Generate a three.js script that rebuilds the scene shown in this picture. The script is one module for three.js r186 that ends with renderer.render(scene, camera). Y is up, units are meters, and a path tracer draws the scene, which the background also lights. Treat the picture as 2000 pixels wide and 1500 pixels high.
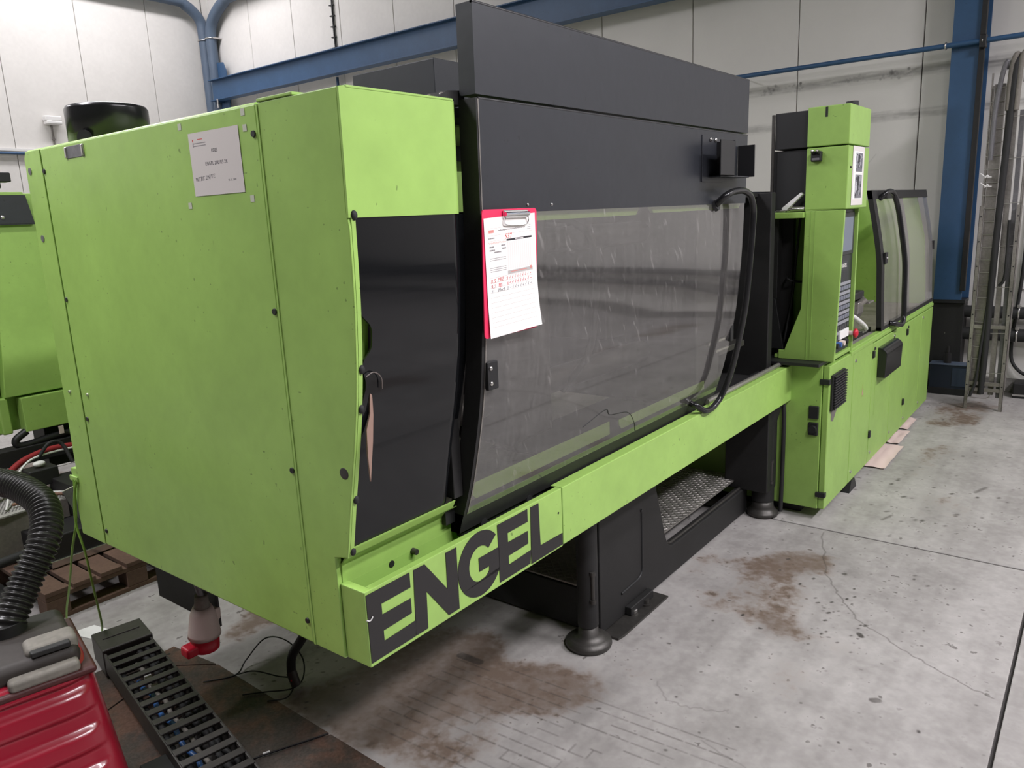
import * as THREE from 'three';
import { RoundedBoxGeometry } from 'three/addons/geometries/RoundedBoxGeometry.js';
import { mergeGeometries } from 'three/addons/utils/BufferGeometryUtils.js';
import { RectAreaLightUniformsLib } from 'three/addons/lights/RectAreaLightUniformsLib.js';

// ---------------------------------------------------------------- camera, renderer, lights
const scene = new THREE.Scene();
scene.background = new THREE.Color(0x000000);
const camera = new THREE.PerspectiveCamera(53.22, 2000 / 1500, 0.05, 80);
{
  const right = new THREE.Vector3(0.61176, -0.04409, 0.78982), down = new THREE.Vector3(-0.19607, -0.97574, 0.0974), fwd = new THREE.Vector3(0.76636, -0.21444, -0.60556);
  camera.position.set(-1.068, 1.7, 1.313);
  camera.quaternion.setFromRotationMatrix(new THREE.Matrix4().makeBasis(right, down.negate(), fwd.negate()));
}
scene.add(camera);
const renderer = new THREE.WebGLRenderer({ antialias: true });
renderer.toneMapping = THREE.LinearToneMapping;
renderer.toneMappingExposure = 1.13;
renderer.shadowMap.enabled = true;
RectAreaLightUniformsLib.init();
// ceiling luminaires: [x, z, length along x, width, power, height]
const LAMP_COLOR = 0xfdfaff;
const LAMPS = [
  [2.8, 4.6, 2.2, 0.5, 98, 5.1, 'over the aisle in front of the green machine'], [0.4, 2.1, 1.2, 0.3, 74, 3.7, 'close above the near end of the green machine'], [6.0, 4.6, 1.0, 0.5, 60, 5.2, 'near the far wall at the right'],
  [4.2, -9.3, 3.4, 0.5, 23, 6.3, 'close to the left wall at the hall corner'], [-2.0, -8.6, 3.4, 0.5, 68, 6.0, 'close to the left wall behind the second machine'], [-1.3, -1.6, 1.2, 0.4, 44, 3.9, 'over the end of the row of machines, added to brighten the end cover'], [-0.5, -3.2, 1.4, 0.4, 40, 5.3, 'over the gap between the two machines'],  // the low unseen lamp at the row's end is added to brighten the end cover
];

// ---------------------------------------------------------------- helpers
function rng(seed) { let s = seed >>> 0; return () => { s = (s + 0x6d2b79f5) | 0; let t = Math.imul(s ^ (s >>> 15), 1 | s); t = (t + Math.imul(t ^ (t >>> 7), 61 | t)) ^ t; return ((t ^ (t >>> 14)) >>> 0) / 4294967296; }; }
const used = {};
function numbered(n) { const k = used[n] || 0; used[n] = k + 1; return k ? `${n}_${String(k).padStart(3, '0')}` : n; }
const V = (x, y, z) => new THREE.Vector3(x, y, z);
function thing(name, label, category, base = [0, 0, 0], group) {
  const o = new THREE.Group(); o.name = numbered(name); o.position.set(...base); scene.add(o);
  o.userData = { label, category, base }; if (group) o.userData.group = group;
  return o;
}
function structure(name, base = [0, 0, 0]) { const o = new THREE.Group(); o.name = numbered(name); o.position.set(...base); scene.add(o); o.userData = { kind: 'structure', base }; return o; }
function rootBase(o) { while (o.parent && o.parent !== scene) o = o.parent; return o.userData.base || [0, 0, 0]; }
// geometry is written in world coordinates and moved to the thing's base
function part(parent, name, geo, mat, label) {
  if (Array.isArray(geo)) geo = merge(geo);
  const b = rootBase(parent); geo = geo.clone(); geo.translate(-b[0], -b[1], -b[2]);
  if (mat.userData.planar) planarUV(geo, mat.userData.planar, b);
  const m = new THREE.Mesh(geo, mat); m.name = name; m.castShadow = m.receiveShadow = true; parent.add(m);
  if (label) m.userData.label = label;
  return m;
}
function merge(list) {
  const out = list.map((g) => { g = g.index ? g.toNonIndexed() : g.clone(); for (const k of Object.keys(g.attributes)) if (!['position', 'normal', 'uv'].includes(k)) g.deleteAttribute(k); if (!g.attributes.uv) g.setAttribute('uv', new THREE.BufferAttribute(new Float32Array(g.attributes.position.count * 2), 2)); return g; });
  return mergeGeometries(out);
}
function planarUV(g, s, b = [0, 0, 0]) {
  const p = g.attributes.position, n = g.attributes.normal, uv = new Float32Array(p.count * 2);
  for (let i = 0; i < p.count; i++) {
    const ax = Math.abs(n.getX(i)), ay = Math.abs(n.getY(i)), az = Math.abs(n.getZ(i)), x = p.getX(i) + b[0], y = p.getY(i) + b[1], z = p.getZ(i) + b[2];
    const [u, v] = ay >= ax && ay >= az ? [x, z] : ax >= az ? [z, y] : [x, y];
    uv[2 * i] = u / s; uv[2 * i + 1] = v / s;
  }
  g.setAttribute('uv', new THREE.BufferAttribute(uv, 2));
}
function bx(x0, x1, y0, y1, z0, z1, r = 0.004) {
  const w = Math.abs(x1 - x0), h = Math.abs(y1 - y0), d = Math.abs(z1 - z0), rr = Math.min(r, w / 2.2, h / 2.2, d / 2.2);
  const g = rr > 0.0004 ? new RoundedBoxGeometry(w, h, d, 2, rr) : new THREE.BoxGeometry(w, h, d);
  g.translate((x0 + x1) / 2, (y0 + y1) / 2, (z0 + z1) / 2); return g;
}
function cyl(a, b, r0, r1 = r0, seg = 20) {
  const A = V(...a), B = V(...b), d = B.clone().sub(A), g = new THREE.CylinderGeometry(r1, r0, d.length(), seg);
  g.applyQuaternion(new THREE.Quaternion().setFromUnitVectors(V(0, 1, 0), d.normalize())); g.translate((a[0] + b[0]) / 2, (a[1] + b[1]) / 2, (a[2] + b[2]) / 2); return g;
}
function tube(pts, r, n = 40, seg = 10, tension = 0.5) { return new THREE.TubeGeometry(new THREE.CatmullRomCurve3(pts.map((p) => V(...p)), false, 'catmullrom', tension), n, r, seg, false); }
function ball(c, r, sx = 1, sy = 1, sz = 1) { const g = new THREE.SphereGeometry(r, 14, 10); g.scale(sx, sy, sz); g.translate(...c); return g; }
// polygon in (x, y) pushed along z from z0 to z1; holes optional
function prismXY(poly, z0, z1, holes = [], bev = 0) {
  const s = new THREE.Shape(poly.map((p) => new THREE.Vector2(...p))); for (const h of holes) s.holes.push(new THREE.Path(h.map((p) => new THREE.Vector2(...p))));
  const lo = Math.min(z0, z1), d = Math.abs(z1 - z0) - 2 * bev;
  const g = new THREE.ExtrudeGeometry(s, { depth: d, bevelEnabled: bev > 0, bevelSize: bev, bevelThickness: bev, bevelOffset: -bev, bevelSegments: 2, curveSegments: 16 }); g.translate(0, 0, lo + bev); return g;
}
// polygon in (z, y) pushed along x
function prismZY(poly, x0, x1, holes = [], bev = 0) {
  const f = (p) => [-p[0], p[1]]; const g = prismXY(poly.map(f), 0, Math.abs(x1 - x0), holes.map((h) => h.map(f)), bev);
  g.rotateY(Math.PI / 2); g.translate(Math.min(x0, x1), 0, 0); return g;
}
function prismXZ(poly, y0, y1, bev = 0) { const g = prismXY(poly.map((p) => [p[0], -p[1]]), 0, Math.abs(y1 - y0), [], bev); g.rotateX(-Math.PI / 2); g.translate(0, Math.min(y0, y1), 0); return g; }
function lerpTable(t, v) { if (v <= t[0][0]) return t[0][1]; for (let i = 1; i < t.length; i++) if (v <= t[i][0]) { const [a, b] = t[i - 1], [c, d] = t[i]; return b + ((d - b) * (v - a)) / (c - a); } return t[t.length - 1][1]; }
function smoothTable(t) { const y0 = t[0][0], y1 = t[t.length - 1][0]; return (v) => { let s = 0; for (let k = -3; k <= 3; k++) s += lerpTable(t, Math.min(y1, Math.max(y0, v + k * 0.02))); return s / 7; }; }
// a bent sheet with thickness: rows at ys, left and right edges as functions of y, front z = zf(x, y)
function sheet(y0, y1, xl, xr, zf, t, ny = 24, nx = 10) {
  const L = typeof xl === 'function' ? xl : () => xl, R = typeof xr === 'function' ? xr : () => xr, pos = [], uv = [], idx = [];
  for (const back of [0, 1]) for (let j = 0; j <= ny; j++) for (let i = 0; i <= nx; i++) {
    const y = y0 + ((y1 - y0) * j) / ny, x = L(y) + ((R(y) - L(y)) * i) / nx; pos.push(x, y, zf(x, y) - back * t); uv.push(x, y);
  }
  const at = (b, j, i) => b * (ny + 1) * (nx + 1) + j * (nx + 1) + i;
  const q = (a, b, c, d) => idx.push(a, b, c, a, c, d);
  for (let j = 0; j < ny; j++) for (let i = 0; i < nx; i++) { q(at(0, j, i), at(0, j, i + 1), at(0, j + 1, i + 1), at(0, j + 1, i)); if (t > 0) q(at(1, j, i + 1), at(1, j, i), at(1, j + 1, i), at(1, j + 1, i + 1)); }
  if (t > 0) {
    for (let j = 0; j < ny; j++) { q(at(1, j, 0), at(0, j, 0), at(0, j + 1, 0), at(1, j + 1, 0)); q(at(0, j, nx), at(1, j, nx), at(1, j + 1, nx), at(0, j + 1, nx)); }
    for (let i = 0; i < nx; i++) { q(at(1, 0, i), at(1, 0, i + 1), at(0, 0, i + 1), at(0, 0, i)); q(at(0, ny, i), at(0, ny, i + 1), at(1, ny, i + 1), at(1, ny, i)); }
  }
  let g = new THREE.BufferGeometry(); g.setAttribute('position', new THREE.Float32BufferAttribute(pos, 3)); g.setAttribute('uv', new THREE.Float32BufferAttribute(uv, 2)); g.setIndex(idx);
  if (t > 0) { const front = g.clone(); g = g.toNonIndexed(); g.computeVertexNormals(); // flat, then smooth the two faces
    front.computeVertexNormals(); const n = g.attributes.normal, p = g.attributes.position; const half = ny * nx * 6 * 2; 
    for (let k = 0; k < half; k++) { const x = p.getX(k), y = p.getY(k), e = 0.003, dx = (zf(x + e, y) - zf(x - e, y)) / (2 * e), dy = (zf(x, y + e) - zf(x, y - e)) / (2 * e), s = n.getZ(k) > 0 ? 1 : -1, v = V(-dx * s, -dy * s, s).normalize(); n.setXYZ(k, v.x, v.y, v.z); } }
  else g.computeVertexNormals();
  return g;
}
function sweep(pts, radius, rings, seg, tension = 0.5) { // a hose whose radius varies ring by ring
  const c = new THREE.CatmullRomCurve3(pts.map((p) => V(...p)), false, 'catmullrom', tension), fr = c.computeFrenetFrames(rings, false), pos = [], idx = [];
  for (let i = 0; i <= rings; i++) { const p = c.getPointAt(i / rings), r = radius(i); for (let j = 0; j <= seg; j++) { const a = (j / seg) * Math.PI * 2, n = fr.normals[i].clone().multiplyScalar(Math.cos(a) * r).addScaledVector(fr.binormals[i], Math.sin(a) * r); pos.push(p.x + n.x, p.y + n.y, p.z + n.z); } }
  for (let i = 0; i < rings; i++) for (let j = 0; j < seg; j++) { const a = i * (seg + 1) + j, b = a + seg + 1; idx.push(a, a + 1, b, b, a + 1, b + 1); }
  const g = new THREE.BufferGeometry(); g.setAttribute('position', new THREE.Float32BufferAttribute(pos, 3)); g.setIndex(idx); g.computeVertexNormals(); return g;
}

// ---------------------------------------------------------------- textures
function lattice(seed, n) { const r = rng(seed), a = new Float32Array(n * n); for (let i = 0; i < a.length; i++) a[i] = r(); return a; }
const LAT = [lattice(11, 256), lattice(23, 256), lattice(37, 256)];
function vnoise(x, y, per, k = 0) { // periodic value noise, period per cells
  const xi = Math.floor(x), yi = Math.floor(y), fx = x - xi, fy = y - yi, u = fx * fx * (3 - 2 * fx), v = fy * fy * (3 - 2 * fy), L = LAT[k];
  const m = (a) => (((a % per) + per) % per) & 255, x0 = m(xi), x1 = m(xi + 1), y0 = m(yi) << 8, y1 = m(yi + 1) << 8;
  const a = L[y0 + x0], b = L[y0 + x1], c = L[y1 + x0], d = L[y1 + x1]; return a + (b - a) * u + (c - a) * v + (a - b - c + d) * u * v;
}
function fbm(u, v, f, oct = 5, k = 0) { let s = 0, a = 0.5, t = 0; for (let o = 0; o < oct; o++) { s += a * vnoise(u * f, v * f, f, k); t += a; a *= 0.55; f *= 2; } return s / t; }
function dataTex(w, h, fn, srgb = true, wrap = THREE.RepeatWrapping) {
  const d = new Uint8Array(w * h * 4);
  for (let j = 0; j < h; j++) for (let i = 0; i < w; i++) { const c = fn((i + 0.5) / w, (j + 0.5) / h, i, j), o = (j * w + i) * 4; d[o] = c[0]; d[o + 1] = c[1]; d[o + 2] = c[2]; d[o + 3] = 255; }
  const t = new THREE.DataTexture(d, w, h); t.wrapS = t.wrapT = wrap; t.magFilter = THREE.LinearFilter; t.minFilter = THREE.LinearMipmapLinearFilter; t.generateMipmaps = true; if (srgb) t.colorSpace = THREE.SRGBColorSpace; t.needsUpdate = true; return t;
}
function canvasTex(w, h, draw) { const c = document.createElement('canvas'); c.width = w; c.height = h; const x = c.getContext('2d'); draw(x, w, h); const t = new THREE.CanvasTexture(c); t.colorSpace = THREE.SRGBColorSpace; return t; }
const clamp = (v, a = 0, b = 255) => Math.max(a, Math.min(b, v));
const sstep = (a, b, v) => { const t = clamp((v - a) / (b - a), 0, 1); return t * t * (3 - 2 * t); };
// specks and faint mottling on paint
const grimeTex = dataTex(1024, 1024, (u, v) => {
  const m = fbm(u, v, 6, 5), s = fbm(u, v, 90, 2, 1), w = fbm(u, v, 40, 3, 2); let k = 244 + (m - 0.5) * 26 + (w - 0.5) * 10; if (s > 0.86) k -= 60 * sstep(0.86, 0.9, s) * sstep(0.5, 0.62, m); return [clamp(k), clamp(k), clamp(k)];
});
const dustTex = dataTex(512, 512, (u, v) => { const m = fbm(u, v, 5, 5), s = fbm(u, v, 80, 2, 1); const k = 205 + (m - 0.5) * 60 + (s - 0.5) * 30; return [clamp(k + 2), clamp(k), clamp(k - 3)]; });
const peelBump = dataTex(256, 256, (u, v) => { const k = 255 * fbm(u, v, 40, 2); return [k, k, k]; }, false);

function paint(color, rough = 0.42, opt = {}) { const m = new THREE.MeshPhysicalMaterial({ color, roughness: rough, map: grimeTex, bumpMap: peelBump, bumpScale: 0.0004, ...opt }); m.userData.planar = opt.planar || 1.1; return m; }
function plain(color, rough = 0.6, metal = 0, opt = {}) { return new THREE.MeshStandardMaterial({ color, roughness: rough, metalness: metal, ...opt }); }
function dusty(color, rough = 0.6, metal = 0) { const m = new THREE.MeshStandardMaterial({ color, roughness: rough, metalness: metal, map: dustTex }); m.userData.planar = 0.8; return m; }
const C = (r, g, b) => new THREE.Color().setRGB(r, g, b);
const M = {
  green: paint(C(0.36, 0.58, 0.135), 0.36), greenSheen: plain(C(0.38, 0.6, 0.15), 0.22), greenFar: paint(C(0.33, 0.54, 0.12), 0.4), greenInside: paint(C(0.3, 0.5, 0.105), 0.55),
  anthracite: paint(C(0.022, 0.024, 0.03), 0.42), black: plain(C(0.012, 0.012, 0.013), 0.5), blackSheen: plain(C(0.03, 0.03, 0.033), 0.25), blackGloss: plain(C(0.012, 0.012, 0.013), 0.22), blackDusty: dusty(C(0.019, 0.0185, 0.019), 0.6), rubber: plain(C(0.016, 0.016, 0.016), 0.7),
  letter: plain(C(0.019, 0.017, 0.017), 0.6), steel: dusty(C(0.6, 0.58, 0.56), 0.32, 0.7), zinc: plain(C(0.62, 0.6, 0.58), 0.3, 0.95), chrome: plain(C(0.8, 0.8, 0.8), 0.15, 1), darkSteel: dusty(C(0.11, 0.105, 0.1), 0.45, 0.6),
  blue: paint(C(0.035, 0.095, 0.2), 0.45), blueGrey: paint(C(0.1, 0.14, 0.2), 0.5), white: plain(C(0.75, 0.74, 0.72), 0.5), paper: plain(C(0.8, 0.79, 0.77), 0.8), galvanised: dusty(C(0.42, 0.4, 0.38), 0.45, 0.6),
  red: plain(C(0.55, 0.008, 0.03), 0.4), redTank: new THREE.MeshPhysicalMaterial({ color: C(0.3, 0.009, 0.026), roughness: 0.28, clearcoat: 0.35, clearcoatRoughness: 0.06 }), clay: dusty(C(0.3, 0.28, 0.25), 0.7), cream: plain(C(0.66, 0.55, 0.5), 0.6), grey: dusty(C(0.24, 0.24, 0.26), 0.5, 0.2), wood: dusty(C(0.2, 0.12, 0.085), 0.85),
};

// ---------------------------------------------------------------- the hall
// floor: cast concrete slabs with open joints; marks of the photograph's floor where they lie (metres)
function concreteTex(w, h, X0, Z0, SX, SZ, marks, seed) {
  const cv = document.createElement('canvas'); cv.width = w; cv.height = h; const c = cv.getContext('2d'), r = rng(seed);
  const px = (x) => ((x - X0) / SX) * w, pz = (z) => ((z - Z0) / SZ) * h, k = w / SX;
  // colour layer holds stain strength per channel: r = brown, g = dark oil, b = pale scuff
  c.fillStyle = '#000'; c.fillRect(0, 0, w, h); c.globalCompositeOperation = 'lighter';
  const blob = (pts, col) => { c.fillStyle = col; c.beginPath(); pts.forEach((p, i) => (i ? c.lineTo(px(p[0]), pz(p[1])) : c.moveTo(px(p[0]), pz(p[1])))); c.closePath(); c.fill(); };
  const line = (pts, wd, col) => { c.strokeStyle = col; c.lineWidth = wd * k; c.lineCap = 'round'; c.lineJoin = 'round'; c.beginPath(); pts.forEach((p, i) => (i ? c.lineTo(px(p[0]), pz(p[1])) : c.moveTo(px(p[0]), pz(p[1])))); c.stroke(); };
  marks(blob, line, r, c, px, pz, k);
  const m = c.getImageData(0, 0, w, h).data;
  const blur = (ch, rad) => { let a = new Float32Array(w * h); for (let i = 0; i < w * h; i++) a[i] = m[i * 4 + ch]; for (let pass = 0; pass < 2; pass++) { const b = new Float32Array(w * h); for (let y = 0; y < h; y++) { let s = 0; for (let x = -rad; x <= rad; x++) s += a[y * w + clamp(x, 0, w - 1)]; for (let x = 0; x < w; x++) { b[y * w + x] = s / (2 * rad + 1); s += a[y * w + Math.min(w - 1, x + rad + 1)] - a[y * w + Math.max(0, x - rad)]; } } a = new Float32Array(w * h); for (let x = 0; x < w; x++) { let s = 0; for (let y = -rad; y <= rad; y++) s += b[clamp(y, 0, h - 1) * w + x]; for (let y = 0; y < h; y++) { a[y * w + x] = s / (2 * rad + 1); s += b[Math.min(h - 1, y + rad + 1) * w + x] - b[Math.max(0, y - rad) * w + x]; } } } return a; };
  const brown = blur(0, Math.round(0.055 * k)), pale = blur(2, Math.round(0.03 * k)), oil = blur(1, 1);
  return dataTex(w, h, (u, v, i, j) => {
    const x = X0 + u * SX, z = Z0 + v * SZ, a = u * SX / 4, b = v * SZ / 4;
    const n1 = fbm(a, b, 5, 5), n2 = fbm(a, b, 26, 4, 1), n3 = fbm(a, b, 150, 3, 2), st = fbm(x * 0.02 + 3, z * 0.25, 60, 4, 1);
    let R = 158, G = 154, B = 151; let k1 = (n1 - 0.5) * 34 + (n2 - 0.5) * 34 + (n3 - 0.5) * 22 + (st - 0.5) * 22; R += k1; G += k1; B += k1;
    if (n3 > 0.74) { const d = 60 * sstep(0.74, 0.82, n3) * sstep(0.42, 0.6, n2); R -= d; G -= d; B -= d; }
    const o = j * w + i, e = (q) => sstep(0.18, 0.78, q / 255 + (n1 - 0.5) * 0.5 + (n2 - 0.5) * 0.8 + (n3 - 0.5) * 0.45) * Math.min(1, q / 90);
    const br = clamp(e(brown[o]) * (0.45 + 1.5 * (n1 * 0.5 + n2 * 0.5 - 0.2)) * (0.8 + 0.7 * (n3 - 0.35)), 0, 1); R += (98 - R) * br * 0.85; G += (84 - G) * br * 0.88; B += (74 - B) * br * 0.9;
    const pl = e(pale[o]); R += (212 - R) * pl * 0.6; G += (208 - G) * pl * 0.6; B += (206 - B) * pl * 0.6;
    const ol = clamp((oil[o] / 255) * (0.7 + 0.9 * (n3 - 0.2)), 0, 1); R += (52 - R) * ol; G += (48 - G) * ol; B += (45 - B) * ol;
    return [clamp(R), clamp(G), clamp(B)];
  }, true, THREE.MirroredRepeatWrapping);
}
const B_ = (a) => `rgb(${a},0,0)`, O_ = (a) => `rgb(0,${a},0)`, P_ = (a) => `rgb(0,0,${a})`;
const floorNear = concreteTex(2048, 2048, -0.6, -2.6, 3.6, 3.8, (blob, line, r, c, px, pz, k) => {
  blob([[0.417, -1.43], [0.47, -1.56], [0.588, -1.6], [0.8, -1.6], [0.75, -1.5], [0.6, -1.47], [0.5, -1.42]], B_(150));
  blob([[0.44, -1.03], [0.62, -1.17], [0.8, -1.1], [0.74, -0.92], [0.64, -0.87], [0.5, -0.93]], P_(170));
  blob([[0.36, -0.74], [0.5, -0.9], [0.66, -0.84], [0.97, -0.84], [1.15, -0.66], [1.1, -0.42], [0.76, -0.5], [0.5, -0.5], [0.4, -0.6]], B_(215));
  blob([[0.33, -1.0], [0.5, -0.86], [0.9, -0.55], [1.1, -0.2], [1.08, 0.06], [0.9, 0.0], [0.7, -0.3], [0.36, -0.5]], B_(235));
  blob([[0.3, -0.9], [0.3, -0.2], [0.6, -0.1], [0.8, -0.4], [0.6, -0.7]], B_(120));
  blob([[0.6, -1.5], [1.2, -0.9], [1.4, -1.6], [1, -2.2]], B_(170));
  line([[0.935, -0.59], [0.94, -0.5]], 0.035, O_(130));
  for (let i = 0; i < 9; i++) line([[1.2 + i * 0.014, -0.03 + i * 0.018], [1.2 + i * 0.014 - 0.04 - r() * 0.03, 0.0 + i * 0.018]], 0.012, B_(170 + r() * 60));
  blob([[2.22, 0.1], [2.338, 0.06], [2.45, 0.07], [2.63, 0.22], [2.6, 0.34], [2.71, 0.46], [2.5, 0.4], [2.391, 0.37], [2.278, 0.25]], B_(205)); blob([[2.3, 0.12], [2.44, 0.11], [2.55, 0.25], [2.42, 0.3], [2.32, 0.22]], B_(120)); blob([[2.15, 0.2], [2.3, 0.22], [2.28, 0.3]], B_(160));
  line([[2.07, -0.13], [2.29, -0.15], [2.33, 0.0], [2.16, 0.1], [2.07, 0.24], [1.99, 0.12], [1.99, -0.07], [2.07, -0.13]], 0.07, B_(105));
  blob([[1.8, -0.02], [2.2, 0.05], [2.3, 0.4], [2.0, 0.42], [1.85, 0.25]], B_(70));
  blob([[1.77, 0.21], [1.88, 0.21], [1.93, 0.3], [1.78, 0.34]], B_(110)); blob([[1.75, 0.32], [1.9, 0.28], [1.96, 0.32], [1.9, 0.39], [1.83, 0.48], [1.77, 0.43], [1.71, 0.35]], B_(225));
  line([[1.85, 0.48], [1.68, 0.49], [1.607, 0.479], [1.5, 0.486], [1.437, 0.49]], 0.018, B_(190));
  line([[1.473, 0.543], [1.417, 0.57], [1.36, 0.56]], 0.022, B_(190)); line([[1.473, 0.543], [1.499, 0.598]], 0.02, B_(190)); blob([[1.33, 0.53], [1.36, 0.53], [1.42, 0.58], [1.36, 0.6]], B_(210));
  line([[1.13, 0.605], [1.027, 0.622]], 0.028, B_(200)); line([[1.526, 0.798], [1.535, 0.81]], 0.026, O_(130)); line([[1.946, 0.648], [1.93, 0.66]], 0.02, O_(190));
  const jag = (pts, wd, col) => { const q = []; for (let i = 1; i < pts.length; i++) for (let s = 0; s < 8; s++) { const t = s / 8; q.push([pts[i - 1][0] + (pts[i][0] - pts[i - 1][0]) * t + (r() - 0.5) * 0.016, pts[i - 1][1] + (pts[i][1] - pts[i - 1][1]) * t + (r() - 0.5) * 0.016]); } line(q, wd, col); };
  jag([[2.872, 0.238], [2.406, 0.385], [2.217, 0.5], [2.042, 0.628], [1.938, 0.785], [1.823, 0.979], [1.748, 1.16]], 0.0035, O_(150));
  jag([[1.212, 0.127], [1.134, 0.204], [1.134, 0.282], [1.167, 0.381], [1.205, 0.42]], 0.003, O_(90)); jag([[1.0, 0.4], [0.95, 0.6], [0.9, 0.7]], 0.003, O_(90)); jag([[1.1, 0.7], [0.9, 0.8]], 0.003, B_(200));
  // printed-through pattern of rows (old tile adhesive) in front of the name beam
  for (let row = 0; row < 12; row++) { const x = 0.46 + row * 0.047; for (let z = -0.62 + r() * 0.06; z < 0.5; ) { const l = 0.03 + r() * 0.07; if (r() < 0.75) line([[x + (z + 0.2) * 0.06, z], [x + (z + l + 0.2) * 0.06, z + l]], 0.0045, O_(70 + r() * 60)); z += l + 0.012; if (r() < 0.25 && row < 7) line([[x + (z + 0.2) * 0.06, z], [x + 0.044 + (z + 0.2) * 0.06, z]], 0.004, O_(60 + r() * 50)); } }
  for (let i = 0; i < 420; i++) { const x = 0.3 + r() * 2.6, z = -0.3 + r() * 1.45, s = 0.0015 + Math.pow(r(), 4) * 0.008; line([[x, z], [x + s * (r() - 0.3), z + s * 1.4 * (r() - 0.3)]], s, O_(90 + r() * 130)); }
  for (let i = 0; i < 90; i++) { const x = 1.75 + r() * 0.85, z = 0.55 + (r() + r() - 1) * 0.45, s = 0.003 + Math.pow(r(), 3) * 0.008; line([[x, z], [x + s, z + s * r()]], s, O_(150 + r() * 80)); }
  for (let i = 0; i < 130; i++) { const x = 0.35 + r() * 0.5, z = -1.3 + r() * 0.6, s = 0.0015 + Math.pow(r(), 3) * 0.006; line([[x, z], [x + s, z + s]], s, O_(110 + r() * 120)); }
  for (let i = 0; i < 26; i++) { const x = 0.3 + r() * 2.6, z = -1.6 + r() * 2.7, s = 0.03 + r() * 0.07; blob([[x, z], [x + s, z + s * 0.3], [x + s * 0.8, z + s], [x - s * 0.3, z + s * 0.6]], B_(60 + r() * 70)); }
  for (let i = 0; i < 40; i++) { const x = 0.3 + r() * 0.4, z = -1.05 + r() * 0.7, a = r() * 3, l = 0.03 + r() * 0.12; line([[x, z], [x + Math.cos(a) * l, z + Math.sin(a) * l]], 0.003, P_(200)); }
}, 5);
const floorFar = concreteTex(1024, 1024, 2.92, -2.4, 3.8, 3.6, (blob, line, r) => {
  blob([[3.75, 0.36], [4.1, 0.5], [4.9, 0.55], [4.8, 0.42], [4.2, 0.4]], B_(120)); blob([[3.3, 0.6], [3.7, 0.5], [3.8, 0.75], [3.5, 0.85]], B_(70)); blob([[4.4, 0.6], [4.7, 0.55], [4.8, 0.8]], B_(110)); blob([[5.2, 0.3], [6.2, 0.25], [6.1, 0.7], [5.4, 0.6]], B_(130)); blob([[5.9, 0.4], [6.3, 0.45], [6.1, 0.75]], B_(170));
  for (let i = 0; i < 320; i++) { const x = 2.95 + r() * 3.7, z = 0.1 + r() * 1.05, s = 0.003 + Math.pow(r(), 4) * 0.014; line([[x, z], [x + s, z + s * r()]], s, O_(90 + r() * 130)); }
  line([[3.9, 0.8], [4.02, 0.84]], 0.02, O_(120)); line([[3.2, 0.45], [3.3, 0.48]], 0.012, O_(140));
}, 9);
const slabMat = (t) => new THREE.MeshStandardMaterial({ map: t, roughness: 0.62, bumpMap: peelBump, bumpScale: 0.0003 });
{
  const f = structure('floor');
  const near = slabMat(floorNear), far = slabMat(floorFar);
  const gx = [-9.1, -3.084, 2.916, 6.72 + 0.3], gz = [-11.34, -4.842, 1.162, 9.3], j = 0.006;
  for (let a = 0; a < 3; a++) for (let b = 0; b < 3; b++) {
    const g = bx(gx[a] + j, gx[a + 1] - j, -0.12, 0, gz[b] + j, gz[b + 1] - j, 0.003), useFar = a === 2, [X0, Z0, SX, SZ] = useFar ? [2.92, -2.4, 3.8, 3.6] : [-0.6, -2.6, 3.6, 3.8];
    const p = g.attributes.position, uv = new Float32Array(p.count * 2); for (let i = 0; i < p.count; i++) { uv[2 * i] = (p.getX(i) - X0) / SX; uv[2 * i + 1] = (p.getZ(i) - Z0) / SZ; } g.setAttribute('uv', new THREE.BufferAttribute(uv, 2));
    part(f, 'floor_slab', g, useFar ? far : near);
  }
  part(f, 'joint_filler', bx(-9.1, 7.0, -0.2, -0.012, -11.3, 9.2, 0), plain(C(0.035, 0.032, 0.03), 0.9));
}
// wall panels: upright sandwich panels with open joints
const wallClean = dataTex(512, 512, (u, v) => { const k = 232 + (fbm(u, v, 4, 4) - 0.5) * 14 + (fbm(u, v, 60, 2, 1) - 0.5) * 6; return [clamp(k + 2), clamp(k), clamp(k - 3)]; });
const wallMat = new THREE.MeshStandardMaterial({ map: wallClean, color: C(0.86, 0.85, 0.83), roughness: 0.5 }); wallMat.userData.planar = 2.5;
const wallGrey = dusty(C(0.2, 0.2, 0.2), 0.7);
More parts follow.
